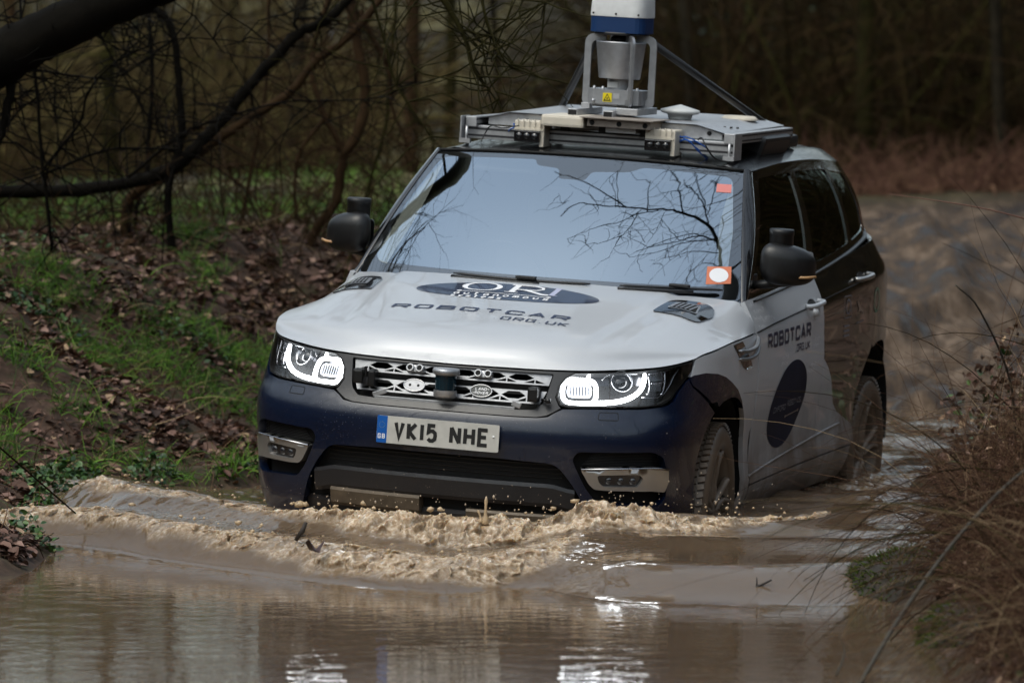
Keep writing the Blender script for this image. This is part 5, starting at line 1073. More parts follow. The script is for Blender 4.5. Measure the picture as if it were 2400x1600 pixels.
mxg = n.new('ShaderNodeMixRGB'); l.new(r2.outputs[0], mxg.inputs['Fac']); l.new(r1.outputs[0], mxg.inputs['Color1']); l.new(r3.outputs[0], mxg.inputs['Color2'])
# far meadow and bracken patches, darkened in colour in place of canopy shade
geo = n.new('ShaderNodeSeparateXYZ'); l.new(tc.outputs['Object'], geo.inputs[0])
fr_ = n.new('ShaderNodeMapRange'); fr_.inputs['From Min'].default_value = 30; fr_.inputs['From Max'].default_value = 46; l.new(geo.outputs['Y'], fr_.inputs['Value'])
t4 = tex(.16, 3, .5, 3); r4 = ramp(t4.outputs['Fac'], [(.38, (.012, .008, .004)), (.52, (.024, .020, .008)), (.62, (.105, .092, .036)), (.68, (.03, .025, .010))])
mf = n.new('ShaderNodeMixRGB'); l.new(fr_.outputs[0], mf.inputs['Fac']); l.new(mxg.outputs[0], mf.inputs['Color1']); l.new(r4.outputs[0], mf.inputs['Color2'])
t5 = tex(1, 7, .68, 9); mp5 = t5.inputs['Vector'].links[0].from_node; mp5.inputs['Scale'].default_value = (4.2, .9, 1); mp5.inputs['Rotation'].default_value = (0, 0, RAD(14)); r5 = ramp(t5.outputs['Fac'], [(.36, (.016, .010, .006)), (.46, (.042, .027, .016)), (.54, (.080, .054, .035)), (.64, (.155, .112, .080))])  # palest streaks paint in the wet highlights along the ruts
mt = n.new('ShaderNodeMixRGB'); l.new(at.outputs['Fac'], mt.inputs['Fac']); l.new(mf.outputs[0], mt.inputs['Color1']); l.new(r5.outputs[0], mt.inputs['Color2'])
l.new(mt.outputs[0], b.inputs['Base Color']); b.inputs['Specular IOR Level'].default_value = .2
rw_ = ramp(t5.outputs['Fac'], [(.38, (.34, .34, .34)), (.52, (.85, .85, .85))]); rr = n.new('ShaderNodeMixRGB'); rr.inputs['Color1'].default_value = (.85, .85, .85, 1); l.new(at.outputs['Fac'], rr.inputs['Fac']); l.new(rw_.outputs[0], rr.inputs['Color2']); l.new(rr.outputs[0], b.inputs['Roughness'])
bp = n.new('ShaderNodeBump'); bp.inputs['Strength'].default_value = .7; bp.inputs['Distance'].default_value = .03; l.new(t1.outputs['Fac'], bp.inputs['Height']); l.new(bp.outputs[0], b.inputs['Normal'])
gr = mesh_np('ground', np.stack([GX, GY, GZ], -1).reshape(-1, 3), grid_faces(len(gx), len(gy)), gm)
tag(gr, kind='structure')
DG = sdist(GX, GY); wet = np.maximum(track_w(GX, GY), .35 * (1 - sm(DG, .02, .25))); a_ = gr.data.attributes.new('track', 'FLOAT', 'POINT'); a_.data.foreach_set('value', wet.ravel().astype(np.float32))
def gz(x, y): return ground(np.atleast_1d(x), np.atleast_1d(y))

# =================================================================== water
def plyd(x, y, P):
    """distance to polyline, signed side (+ = towards camera), interpolated extra columns"""
    P = np.asarray(P, float); best = np.full(np.shape(x), 1e9); ex = [np.zeros(np.shape(x)) for _ in range(P.shape[1] - 2)]; sgn = np.zeros(np.shape(x))
    for a, b_ in zip(P[:-1], P[1:]):
        ab = b_[:2] - a[:2]; t = np.clip(((x - a[0]) * ab[0] + (y - a[1]) * ab[1]) / (ab @ ab), 0, 1)
        d = np.hypot(x - a[0] - ab[0] * t, y - a[1] - ab[1] * t); m = d < best; best = np.where(m, d, best)
        cr_ = ab[0] * (y - a[1]) - ab[1] * (x - a[0]); sgn = np.where(m, -np.sign(cr_), sgn)
        for k in range(len(ex)): ex[k] = np.where(m, a[2 + k] + (b_[2 + k] - a[2 + k]) * t, ex[k])
    return best, sgn, ex
# bow wave crest: x, y, height, foam width
R1 = [(-2.0, 21.6, .16, .26), (-1.70, 21.0, .175, .22), (-1.31, 20.35, .15, .16), (-.95, 19.75, .14, .15), (-.68, 19.35, .165, .18), (-.42, 19.05, .185, .26), (-.10, 18.90, .185, .36), (.10, 18.92, .15, .30), (.30, 18.97, .20, .38), (.55, 19.08, .185, .30), (.80, 19.22, .165, .22), (1.10, 19.55, .11, .14), (1.36, 20.0, .10, .09), (1.50, 20.4, .07, .04)]
R2 = [(-2.10, 19.9, .13, .30), (-1.80, 19.75, .12, .22), (-1.37, 19.15, .10, .24), (-.83, 18.55, .075, .34), (-.40, 18.12, .045, .42), (-.20, 18.02, .045, .44), (.02, 18.18, .06, .36), (.20, 18.5, .07, .22), (.30, 18.75, .06, .05)]
FX = [-2.2, -1.95, -1.37, -.83, -.4, -.24, 0, .16, .35, .6, .9, 1.3, 1.7]; FY = [19.9, 19.65, 18.85, 18.2, 17.78, 17.7, 17.85, 17.75, 17.45, 17.3, 17.25, 17.35, 17.5]
def water_h(x, y):
    yf = np.interp(x, FX, FY) + .04 * fbm(x * 3, y * 0 + 1, 3, 5); wd = np.interp(x, [-.1, .35], [.40, .62]); rise = sm(y, yf, yf + wd)
    damp = 1 - .75 * sm(y, 20.2, 22.5)
    h = (.072 + .035 * sm(x, .1, .5)) * rise * damp
    d1, s1, (h1, w1) = plyd(x, y, R1); d2, s2, (h2, w2) = plyd(x, y, R2)
    # asymmetric crest: steep towards the camera, long behind
    k1 = np.where(s1 > 0, .16, .42); r1_ = np.exp(-(d1 / k1) ** 2) * (h1 - .07 - .03 * sm(x, .1, .5))
    r2_ = np.exp(-(d2 / np.where(s2 > 0, .15, .28)) ** 2) * h2 * .75
    # smooth swell crest on the right
    sw = .030 * np.exp(-((y - (18.55 + .12 * np.sin(x * 3.2))) / .28) ** 2) * sm(x, .05, .5) + .028 * np.exp(-((y - (19.5 + .35 * (x - 1.2))) / .22) ** 2) * sm(x, .8, 1.3) - .015 * np.exp(-((y - 19.0) / .18) ** 2) * sm(x, .5, 1.)
    sw2 = .012 * sm(x, .9, 1.3) * np.sin((y - 18.6) * 9 + x * 2) * sm(y, 18.3, 18.8) * (1 - sm(y, 21, 22))
    h = h + r1_ + r2_ + sw + sw2
    # foam masks
    nn = fbm(x * 5, y * 5, 3, 31)
    w1 = w1 * (.62 + .38 * sm(x, -1.3, -.6)); w2 = w2 * (.7 + .3 * sm(x, -1.3, -.7)); f1 = sm(w1 * .62 * np.where(s1 > 0, 1.25, .55) + .05 * nn - d1, -.02, .07); f2 = sm(w2 * .50 * np.where(s2 > 0, .8, 1.0) + .05 * nn - d2, -.02, .06)
    f = np.maximum(f1, .9 * f2)
    # wash along the flank and behind the rear wheel
    wk = np.exp(-(((x - 1.55) / .55) ** 2 + ((y - 22.6) / .9) ** 2)); chop = sm(y, 20.2, 21.0)
    h = h + wk * (.02 + .04 * fbm(x * 5, y * 3, 3, 8)) + chop * .034 * fbm(x * 4, y * 2.2, 4, 12)
    f = np.maximum(f, .0 + .55 * sm(wk * (1 + .8 * fbm(x * 6, y * 6, 3, 2)), .45, .8))
    inner = rise * (1 - sm(y, 20, 20.6)) * (1 - sm(x, .2, .6)); f = np.maximum(f, .16 * inner * (0.6 + nn))
    return h, np.clip(f, 0, 1), rise, inner
wx = axis_steps([(-3.2, -2.15, .05), (-2.15, 1.75, .0068), (1.75, 3.4, .04)])
wy = axis_steps([(3.5, 15, .25), (15, 17.2, .035), (17.2, 17.7, .014), (17.7, 20.6, .0085), (20.6, 24, .022), (24, 28.4, .05)])
WX, WY = np.meshgrid(wx, wy, indexing='ij'); WH, WF, WRs, WIn = water_h(WX, WY)
def billow(x, y, s, seed): return 1 - np.abs(vnoise(x * s, y * s, seed)) * 2
wpx = WX + .05 * fbm(WX * 9, WY * 9, 2, 41); wpy = WY + .05 * fbm(WX * 9, WY * 9, 2, 43)
bil = .013 * billow(wpx, wpy, 8, 51) + .014 * billow(wpx, wpy, 19, 52) + .0075 * billow(wpx, wpy, 36, 53) + .003 * billow(wpx, wpy, 75, 54)
big = (.5 + .5 * sm(WX, -1.35, -.6)) * np.interp(WY, [18.6, 18.8, 19.2, 21.8], [.7, 1.2, 1.2, 1.]); hump = .030 * fbm(WX * 4.5, WY * 2, 2, 91) * sm(WY, 18.6, 18.8)
ruff = .004 * fbm(WX * 16, WY * 9, 3, 61) * (WIn + .25 * WRs * sm(WX, .6, 1.4) * sm(WY, 18.9, 19.3))
rip = .0003 * np.sin(WY * 34 + 2.2 * fbm(WX * 1.3, WY * .8, 3, 71) * 3) * (1 - WRs) * (1 - sm(WY, 17.4, 17.6)) * sm(WY, 12, 14)
ZZ = WH + WF * ((bil - .012) * big + hump) + ruff
XX = WX + WF * .030 * fbm(WX * 15, WY * 15, 3, 81); YY = WY + WF * (.045 * fbm(WX * 15, WY * 15, 3, 83) - .030 * sm(bil, 0, .03))
cav = sm(bil, -.012, .026)
wm, n, l, b = newmat('muddy_water')
tc = n.new('ShaderNodeTexCoord'); at = n.new('ShaderNodeAttribute'); at.attribute_name = 'foam'
t1 = tex(1.2, 4, .5, 1); rw = ramp(t1.outputs['Fac'], [(.3, (.100, .068, .043)), (.7, (.13, .090, .058))])
t2 = tex(55, 5, .65, 4); rf = ramp(t2.outputs['Fac'], [(.30, (.24, .155, .085)), (.46, (.42, .31, .20)), (.58, (.60, .49, .37)), (.68, (.85, .79, .70))])
mxw = n.new('ShaderNodeMixRGB'); l.new(at.outputs['Fac'], mxw.inputs['Fac']); l.new(rw.outputs[0], mxw.inputs['Color1']); l.new(rf.outputs[0], mxw.inputs['Color2']); l.new(mxw.outputs[0], b.inputs['Base Color'])
b.inputs['IOR'].default_value = 1.33; b.inputs['Subsurface Radius'].default_value = (1, .6, .3); b.inputs['Subsurface Scale'].default_value = .02; b.inputs['Subsurface Weight'].default_value = .3
rr = n.new('ShaderNodeMapRange'); rr.inputs['To Min'].default_value = .012; rr.inputs['To Max'].default_value = .14; l.new(at.outputs['Fac'], rr.inputs['Value']); l.new(rr.outputs[0], b.inputs['Roughness'])
mp_ = n.new('ShaderNodeMapping'); mp_.inputs['Scale'].default_value = (.8, 1.35, 1); l.new(tc.outputs['Object'], mp_.inputs[0])
w1 = n.new('ShaderNodeTexNoise'); w1.inputs['Scale'].default_value = 6; w1.inputs['Detail'].default_value = 4; w1.inputs['Distortion'].default_value = 1.2; l.new(mp_.outputs[0], w1.inputs['Vector'])
w2 = n.new('ShaderNodeTexNoise'); w2.inputs['Scale'].default_value = 26; w2.inputs['Detail'].default_value = 2; l.new(mp_.outputs[0], w2.inputs['Vector'])
aw = n.new('ShaderNodeMath'); aw.operation = 'MULTIPLY_ADD'; aw.inputs[1].default_value = .14; l.new(w2.outputs['Fac'], aw.inputs[0]); l.new(w1.outputs['Fac'], aw.inputs[2])
bp = n.new('ShaderNodeBump'); bp.inputs['Strength'].default_value = .065; bp.inputs['Distance'].default_value = .03; l.new(aw.outputs[0], bp.inputs['Height']); l.new(bp.outputs[0], b.inputs['Normal'])
wat = mesh_np('water', np.stack([XX, YY, ZZ], -1).reshape(-1, 3), grid_faces(len(wx), len(wy)), wm)
tag(wat, kind='structure'); a_ = wat.data.attributes.new('foam', 'FLOAT', 'POINT'); a_.data.foreach_set('value', (WF * (.35 + .65 * cav)).ravel().astype(np.float32))
# froth clots, droplets and spouts thrown up by the bow wave
foam_m = simple('froth', (.56, .41, .25), .25, noise=.3, nscale=60); drop_m = simple('muddy_droplet', (.42, .33, .24), .08)
_ico = bmesh.new(); bmesh.ops.create_icosphere(_ico, subdivisions=1, radius=1); ICV = np.array([v.co[:] for v in _ico.verts]); ICF = np.array([[v.index for v in f.verts] for f in _ico.faces]); _ico.free()
rng = np.random.default_rng(5)
def blobs(name, P, S, mat, label=None, cat=None, jit=.25):
    V = P[:, None, :] + ICV[None] * S[:, None, :] * (1 + jit * rng.standard_normal((len(P), len(ICV), 1))); F = (ICF[None] + np.arange(len(P))[:, None, None] * len(ICV)).reshape(-1, 3)
    return mesh_np(name, V.reshape(-1, 3), F, mat)
def along(R, n, spread):
    R = np.array(R); sg = np.hypot(*np.diff(R[:, :2], axis=0).T); c = np.r_[0, np.cumsum(sg)]; t = rng.uniform(0, c[-1], n); out = np.stack([np.interp(t, c, R[:, i]) for i in range(4)], 1)
    out[:, 0] += rng.normal(0, spread, n); out[:, 1] += rng.normal(-.02, spread, n); return out
P = along(R1[1:12], 160, .05); P2 = along(R2[:-1], 60, .06)
Q = np.vstack([P, P2]); hh, ff, _, _ = water_h(Q[:, 0], Q[:, 1]); k = ff > .5; Q = Q[k]; hh = hh[k]
r = rng.gamma(2.0, .0018, len(Q)) + .0018
FP = np.stack([Q[:, 0], Q[:, 1], hh + .012 + rng.uniform(-.008, .03, len(Q))], 1); tag(blobs('froth_clots', FP, np.stack([r * 1.2, r, r * .85], 1), foam_m), kind='stuff')
D1 = along(R1[3:12], 170, .10); hh = water_h(D1[:, 0], D1[:, 1])[0]; r = rng.gamma(1.6, .0007, len(D1)) + .0009
DP = np.stack([D1[:, 0], D1[:, 1], hh + .04 + rng.exponential(.05, len(D1))], 1)
tag(blobs('water_droplets', DP, np.stack([r, r, r * 1.5], 1), drop_m, jit=.05), kind='stuff')
q = MB()
def spout(x, y, h, r, lean=(0, 0)):
    z0 = float(water_h(np.array([x]), np.array([y]))[0][0]) - .01; P = [(x + lean[0] * t * t, y + lean[1] * t * t, z0 + h * t) for t in np.linspace(0, 1, 7)]
    q.tube(P, [r * 1.6, r * 1.1, r * .7, r * .55, r * .5, r * .75, r * .2], 8)
spout(-.105, 18.84, .11, .010, (.004, 0)); spout(-.122, 18.86, .05, .007, (-.015, 0)); spout(.36, 18.8, .05, .010, (.02, -.05))
for k in range(0):
    t = rng.uniform(0, 1); spout(-1.70 - rng.uniform(-.10, .10), 21.0 + rng.uniform(-.25, .25), rng.uniform(.03, .08), rng.uniform(.004, .009), (rng.uniform(-.12, .02), 0))
o = q.obj('water_spouts', foam_m); tag(o, kind='stuff')
# floating bits
bark = simple('wet_bark', (.035, .026, .02), .7, noise=.5, nscale=20, bump=.3)
q = MB(); q.tube([(-.84, 18.55, .13), (-.815, 18.55, .165), (-.80, 18.55, .20)], [.009, .012, .008], 6); q.tube([(-.83, 18.55, .145), (-.80, 18.54, .15)], [.006, .003], 5); tag(q.obj('floating_twig', bark), 'short dark twig standing out of the brown water left of centre', 'twig')
leafm = simple('dead_leaf_brown', (.11, .055, .03), .6, noise=.4, nscale=30)
q = MB(); V = [(-.75 + .035 * math.cos(t) * (1 + .25 * math.sin(3 * t)), 18.25 + .03 * math.sin(t), .135 + .025 * math.sin(t * 2 + 1)) for t in np.linspace(0, 6.28, 12)[:-1]] + [(-.75, 18.25, .12)]
q.add(V, [[k, (k + 1) % 11, 11] for k in range(11)], 0, True); q.add([Vector(v) + Vector((0, .004, .004)) for v in V], [[k, (k + 1) % 11, 11] for k in range(11)], 0, True); tag(q.obj('floating_leaf', simple('dark_wet_leaf', (.05, .022, .018), .4)), 'crumpled dark brown leaf riding the foam of the front wave', 'leaf')
q = MB(); q.tube([(.86, 17.55, .02), (.90, 17.55, .05), (.955, 17.56, .075)], [.006, .006, .003], 5); q.tube([(.90, 17.55, .05), (.90, 17.56, .085)], [.004, .002], 5); q.tube([(.80, 17.5, .012), (.87, 17.5, .022)], [.005, .006], 5); tag(q.obj('floating_twig', bark), 'small blackened twig drifting on the smooth swell at right', 'twig')

# =================================================================== plants and litter
def ribbons(name, roots, dirs, L_, w0, bend, segs, mat, up=(0, 0, 1), curl=0., seed=0, sides=3):
    """many thin tapering stems as triangular tubes; all arrays length N"""
    N = len(roots); r_ = np.random.default_rng(seed); t = np.linspace(0, 1, segs); P = np.zeros((N, segs, 3)); p = roots.copy(); d = dirs / np.linalg.norm(dirs, axis=1)[:, None]
    w = r_.normal(0, 1, (N, 3)) * curl
    for i in range(segs):
        P[:, i] = p; d = d + np.array([0, 0, -1.]) * bend[:, None] / segs + w / segs + r_.normal(0, .35, (N, 3)) * curl / segs; d /= np.linalg.norm(d, axis=1)[:, None]; p = p + d * (L_ / (segs - 1))[:, None]
    T_ = np.gradient(P, axis=1); T_ /= np.linalg.norm(T_, axis=2)[..., None] + 1e-9
    A = np.cross(T_, np.array([.3, .9, .2])); A /= np.linalg.norm(A, axis=2)[..., None] + 1e-9; B = np.cross(T_, A)
    wd = w0[:, None] * (1 - .75 * t)[None]; V = []
    for k in range(sides):
        a = 2 * math.pi * k / sides; V.append(P + (A * math.cos(a) + B * math.sin(a)) * wd[..., None])
    V = np.stack(V, 2); idx = np.arange(N * segs * sides).reshape(N, segs, sides); F = []
    for k in range(sides):
        j = (k + 1) % sides; F.append(np.stack([idx[:, :-1, k], idx[:, :-1, j], idx[:, 1:, j], idx[:, 1:, k]], -1).reshape(-1, 4))
    o = mesh_np(name, V.reshape(-1, 3), np.vstack(F), mat); at_ = o.data.attributes.new('tone', 'FLOAT', 'POINT'); at_.data.foreach_set('value', np.repeat(r_.uniform(0, 1, N), segs * sides).astype(np.float32)); return o
def toned(name, stops, rough=.7, trans=0.):
    m, n, l, b = newmat(name); a = n.new('ShaderNodeAttribute'); a.attribute_name = 'tone'; r = n.new('ShaderNodeValToRGB')
    while len(r.color_ramp.elements) < len(stops): r.color_ramp.elements.new(.5)
    for e, (p, c) in zip(r.color_ramp.elements, stops): e.position = p; e.color = (*c, 1)
    l.new(a.outputs['Fac'], r.inputs['Fac']); l.new(r.outputs[0], b.inputs['Base Color']); b.inputs['Roughness'].default_value = rough; b.inputs['Specular IOR Level'].default_value = .32 if rough < .62 else .07
    return m
M_leaf = toned('leaf_litter', [(0, (.028, .015, .010)), (.35, (.080, .040, .026)), (.65, (.15, .080, .058)), (.86, (.26, .16, .125)), (.97, (.36, .24, .14))], .6)
M_grass = toned('wet_grass', [(0, (.015, .040, .004)), (.5, (.055, .14, .008)), (.9, (.13, .27, .02)), (1, (.24, .22, .08))], .45)
M_stem = toned('dead_stems', [(0, (.024, .012, .007)), (.45, (.080, .040, .024)), (.78, (.14, .080, .048)), (1, (.30, .22, .13))], .7)
M_thick = toned('thicket', [(0, (.009, .006, .002)), (.5, (.024, .0155, .005)), (.8, (.045, .025, .011)), (1, (.034, .036, .007))], .85)  # stem colours lowered to stand in for missing canopy shade
M_ivy = toned('dark_leaves', [(0, (.010, .03, .008)), (.6, (.03, .08, .018)), (1, (.10, .17, .05))], .35)
def cards(name, P, size, mat, tilt=.6, seed=0, shape='leaf', asp=.62):
    N = len(P); r_ = np.random.default_rng(seed); az = r_.uniform(0, 2 * math.pi, N); n_ = np.stack([r_.normal(0, tilt, N), r_.normal(0, tilt, N), np.ones(N)], 1); n_ /= np.linalg.norm(n_, axis=1)[:, None]
    a = np.stack([np.cos(az), np.sin(az), np.zeros(N)], 1); a -= n_ * (a * n_).sum(1)[:, None]; a /= np.linalg.norm(a, axis=1)[:, None]; b_ = np.cross(n_, a); s_ = size[:, None]
    cv = r_.uniform(-.25, .5, N)[:, None] * s_
    pts = [P - a * s_ , P - a * s_ * .2 + b_ * s_ * asp + n_ * cv, P + a * s_ * .55 + b_ * s_ * asp * .7 + n_ * cv * .8, P + a * s_, P + a * s_ * .5 - b_ * s_ * asp * .75 + n_ * cv * .9, P - a * s_ * .25 - b_ * s_ * asp + n_ * cv]
    V = np.stack(pts, 1).reshape(-1, 3); I = np.arange(N)[:, None] * 6; F = np.vstack([I + np.array([[0, 1, 2, 3]]), I + np.array([[0, 3, 4, 5]])])
    o = mesh_np(name, V, F, mat, smooth=False); at_ = o.data.attributes.new('tone', 'FLOAT', 'POINT'); at_.data.foreach_set('value', np.repeat(r_.uniform(0, 1, N), 6).astype(np.float32)); return o
def scatter(n_, x0, x1, y0, y1, seed, cond=None):
    r_ = np.random.default_rng(seed); x = r_.uniform(x0, x1, n_); y = r_.uniform(y0, y1, n_); d = sdist(x, y); k = (d > .03) & (track_w(x, y) < .4)
    if cond is not None: k &= cond(x, y, d, r_)
    x, y = x[k], y[k]; return np.stack([x, y, ground(x, y)], 1)
def gmask(x, y): return fbm(x * 1.15, y * .9, 3, 303)
GC = [(-1.55, 22.3, .35), (-1.1, 22.95, .4), (-1.9, 22.6, .35), (-.75, 24.0, .4), (-1.35, 24.6, .45), (-1.0, 24.3, .35), (-1.7, 24.5, .5), (-2.35, 23.2, .5), (-2.6, 22.4, .6), (-2.0, 24.2, .35), (-1.5, 25.6, .4), (-1.05, 25.2, .4), (-2.5, 25.0, .35), (-2.05, 20.2, .2), (-2.0, 22.0, .3)]
def grassy(x, y):
    g = gmask(x, y) * .9 - .30
    for cx_, cy_, r_ in GC: g = np.maximum(g, .42 - np.hypot(x - cx_, y - cy_) / r_ * .42)
    return g
P = scatter(95000, -5, 1.4, 18.6, 29.5, 1, lambda x, y, d, r_: (r_.uniform(0, 1, len(x)) > sm(y, 26.5, 29.5)) & (r_.uniform(0, 1, len(x)) > sm(grassy(x, y), -.02, .22) * .93) & (d > .03) & (fbm(x * 3.2, y * 2.6, 3, 55) > -.28)); P[:, 2] += np.random.default_rng(2).uniform(.0, .03, len(P))
tag(cards('leaf_litter', P, np.random.default_rng(3).gamma(4, .0052, len(P)).clip(.007, .05), M_leaf, .42, 4), kind='stuff')
P = scatter(26000, 1.2, 5.5, 14, 33, 11, lambda x, y, d, r_: d > .12); P[:, 2] += .01
tag(cards('leaf_litter', P, np.random.default_rng(13).uniform(.014, .042, len(P)), M_leaf, .7, 14), kind='stuff')
def blades(P, seed, hmin, hmax, w, mat, name, bend=1.6, spread=.55, curl=.6, segs=5):
    r_ = np.random.default_rng(seed); N = len(P); d = np.stack([r_.normal(0, spread, N), r_.normal(0, spread, N), np.ones(N)], 1); return tag(ribbons(name, P, d, r_.uniform(hmin, hmax, N), r_.uniform(.6, 1.2, N) * w, r_.uniform(.4, 1.6, N) * bend, segs, mat, curl=curl, seed=seed), kind='stuff')
P = scatter(150000, -5, 1.2, 18.6, 31, 21, lambda x, y, d, r_: (r_.uniform(0, 1, len(x)) < sm(grassy(x, y) + .48 * fbm(x * 6, y * 4, 3, 404), .04, .34)) & (d > .05))
blades(P, 22, .06, .20, .0036, M_grass, 'grass')
P = scatter(16000, -6, 3, 29, 44, 23, lambda x, y, d, r_: (fbm(x * .5, y * .4, 3, 5) > .05)); blades(P, 24, .1, .25, .007, M_grass, 'grass')
P = scatter(2600, -5, 1.2, 18.8, 30, 31, lambda x, y, d, r_: d > .1); blades(P, 32, .15, .55, .0028, M_stem, 'dead_grass_stems', 2.6, 1.1, 1.2, 8)
N = 5200; r_ = np.random.default_rng(45); P = scatter(N, -4.5, 1.0, 18.8, 28.5, 45); N = len(P); P[:, 2] += .015; a = r_.uniform(0, 6.28, N)
tag(ribbons('fallen_twigs', P, np.stack([np.cos(a), np.sin(a), r_.normal(.12, .16, N)], 1), r_.gamma(2.2, .09, N) + .05, r_.uniform(.0012, .0036, N), r_.uniform(-.1, .35, N), 6, M_stem, curl=.7, seed=46), kind='stuff')
# ivy tufts by the water's edge
r_ = np.random.default_rng(41); IV = []
for cx_, cy_, rr_, n_ in [(-2.0, 22.0, .22, 520), (-1.70, 22.3, .14, 160), (-1.15, 22.9, .16, 160), (-.9, 23.5, .16, 120), (-2.08, 21.5, .22, 420), (-2.35, 24.3, .25, 200), (-1.7, 25.0, .25, 160), (-1.98, 20.4, .14, 160), (-2.6, 26.5, .5, 250), (-.9, 26.5, .4, 250), (-1.95, 19.4, .12, 100), (-2.9, 24.5, .5, 250)]:
    a = r_.uniform(0, 6.28, n_); q_ = rr_ * np.sqrt(r_.uniform(0, 1, n_)); x = cx_ + q_ * np.cos(a); y = cy_ + q_ * np.sin(a); IV.append(np.stack([x, y, np.maximum(gz(x, y), .0) + r_.uniform(.0, .13, n_) * (1 - (q_ / rr_) ** 2) + .015], 1))
P = np.vstack(IV); tag(cards('ground_ivy', P, r_.uniform(.009, .022, len(P)), M_ivy, .8, 42, asp=.75), kind='stuff')
# ---- right bank: bramble and dead grass -----------------------------------------------------
r_ = np.random.default_rng(51); N = 9000
y = 14.2 + 9.0 * r_.uniform(0, 1, N) ** 1.2; d = r_.gamma(2.0, .26, N) + .16
xs = np.interp(y, SHORE[14:][::-1][:, 1] if False else [12, 15, 16, 16.8, 17.7, 18.3, 19.6, 21.5, 23.5, 25.2], [1.4, 1.36, 1.42, 1.46, 1.34, 1.46, 1.60, 1.72, 1.95, 2.35]) + d
P = np.stack([xs, y, gz(xs, y)], 1); k = xs < 4.2; P = P[k]; N = len(P); dd = np.stack([r_.normal(-.12, .55, N), r_.normal(-.1, .6, N), r_.uniform(.5, 1.5, N)], 1)
tag(ribbons('bramble_tangle', P, dd, (r_.gamma(4, .12, N) + .15) * (1 - .72 * sm(P[:, 1], 18.2, 21.5)), r_.uniform(.0010, .0028, N), r_.uniform(.8, 4.2, N), 10, M_stem, curl=1.5, seed=52), kind='stuff')
N = 6500; y = r_.uniform(14.2, 24, N); xs = np.interp(y, [12, 15, 16, 16.8, 17.7, 18.3, 19.6, 21.5, 23.5, 25.2], [1.4, 1.36, 1.42, 1.46, 1.34, 1.46, 1.60, 1.72, 1.95, 2.35]) + r_.uniform(.18, 1.9, N)
P = np.stack([xs, y, gz(xs, y)], 1); dd = np.stack([r_.normal(-.2, .9, N), r_.normal(0, .9, N), r_.uniform(.1, 1., N)], 1)
tag(ribbons('dead_grass', P, dd, r_.uniform(.15, .5, N) * (1 - .6 * sm(P[:, 1], 18.5, 21.5)), r_.uniform(.001, .0022, N), r_.uniform(1, 5, N), 7, M_stem, curl=1.8, seed=53), kind='stuff')
P = np.stack([xs, y, gz(xs, y) + r_.uniform(.02, .5, N) * np.clip((xs - 1.5) / .8, .1, 1)], 1)[:4200]; tag(cards('dry_leaves', P, r_.uniform(.009, .030, len(P)), M_leaf, 1.2, 54), kind='stuff')
P = P[:900] + np.array([0, 0, -.03]); tag(cards('bramble_leaves', P, r_.uniform(.012, .028, len(P)), M_ivy, 1.0, 56, asp=.8), kind='stuff')
N = 150; y = r_.uniform(14.6, 19.5, N); xs = np.interp(y, [12, 15, 16, 16.8, 17.7, 18.3, 19.6, 21.5], [1.4, 1.36, 1.42, 1.46, 1.34, 1.46, 1.60, 1.72]) + r_.uniform(.25, 1.3, N)
tag(ribbons('bramble_canes', np.stack([xs, y, gz(xs, y)], 1), np.stack([r_.normal(-.3, .7, N), r_.normal(0, .5, N), r_.uniform(.6, 1.4, N)], 1), r_.uniform(.5, 1.3, N), r_.uniform(.0028, .0048, N), r_.uniform(1, 3.5, N), 12, M_thick, curl=.8, seed=58), kind='stuff')
# mossy mound at the water's edge
moss = toned('moss', [(0, (.014, .028, .004)), (.6, (.050, .085, .010)), (1, (.10, .13, .02))], .8)
def mossrock(cx_, cy_, rx, ry, rz, label, seed):
    bm = bmesh.new(); bmesh.ops.create_icosphere(bm, subdivisions=4, radius=1)
    V = np.array([v.co[:] for v in bm.verts]); F = np.array([[v.index for v in f.verts] for f in bm.faces]); bm.free()
    k = 1 + .22 * fbm(V[:, 0] * 2 + seed, V[:, 1] * 2 + V[:, 2], 3, seed) + .08 * fbm(V[:, 0] * 8, V[:, 1] * 8 + V[:, 2] * 5, 3, seed + 1); V = V * k[:, None] * np.array([rx, ry, rz]) + np.array([cx_, cy_, 0])
    o = mesh_np('mossy_hummock', V, F, simple('damp_earth', (.03, .024, .016), .8, noise=.5, nscale=25, bump=.4)); tag(o, label, 'hummock', 'mossy hummocks under the brambles')
    r2_ = np.random.default_rng(seed); i = r2_.integers(0, len(F), 2600); w_ = r2_.dirichlet((1, 1, 1), 2600); P = (V[F[i]] * w_[..., None]).sum(1); P = P[P[:, 2] > .0]; dn = P - np.array([cx_, cy_, -.05])
    oo = ribbons('moss', P, dn + r2_.normal(0, .05, P.shape), r2_.uniform(.012, .035, len(P)), np.full(len(P), .0030), r2_.uniform(0, 1.5, len(P)), 3, moss, curl=.5, seed=seed); oo.parent = o; tag(oo, kind='stuff'); return o
mossrock(1.47, 17.75, .30, .32, .16, 'rounded mossy hummock at the water edge under the brambles', 3)
mossrock(1.62, 16.2, .24, .30, .13, 'low dark mossy hummock at the bottom right, nearest to the camera', 8)
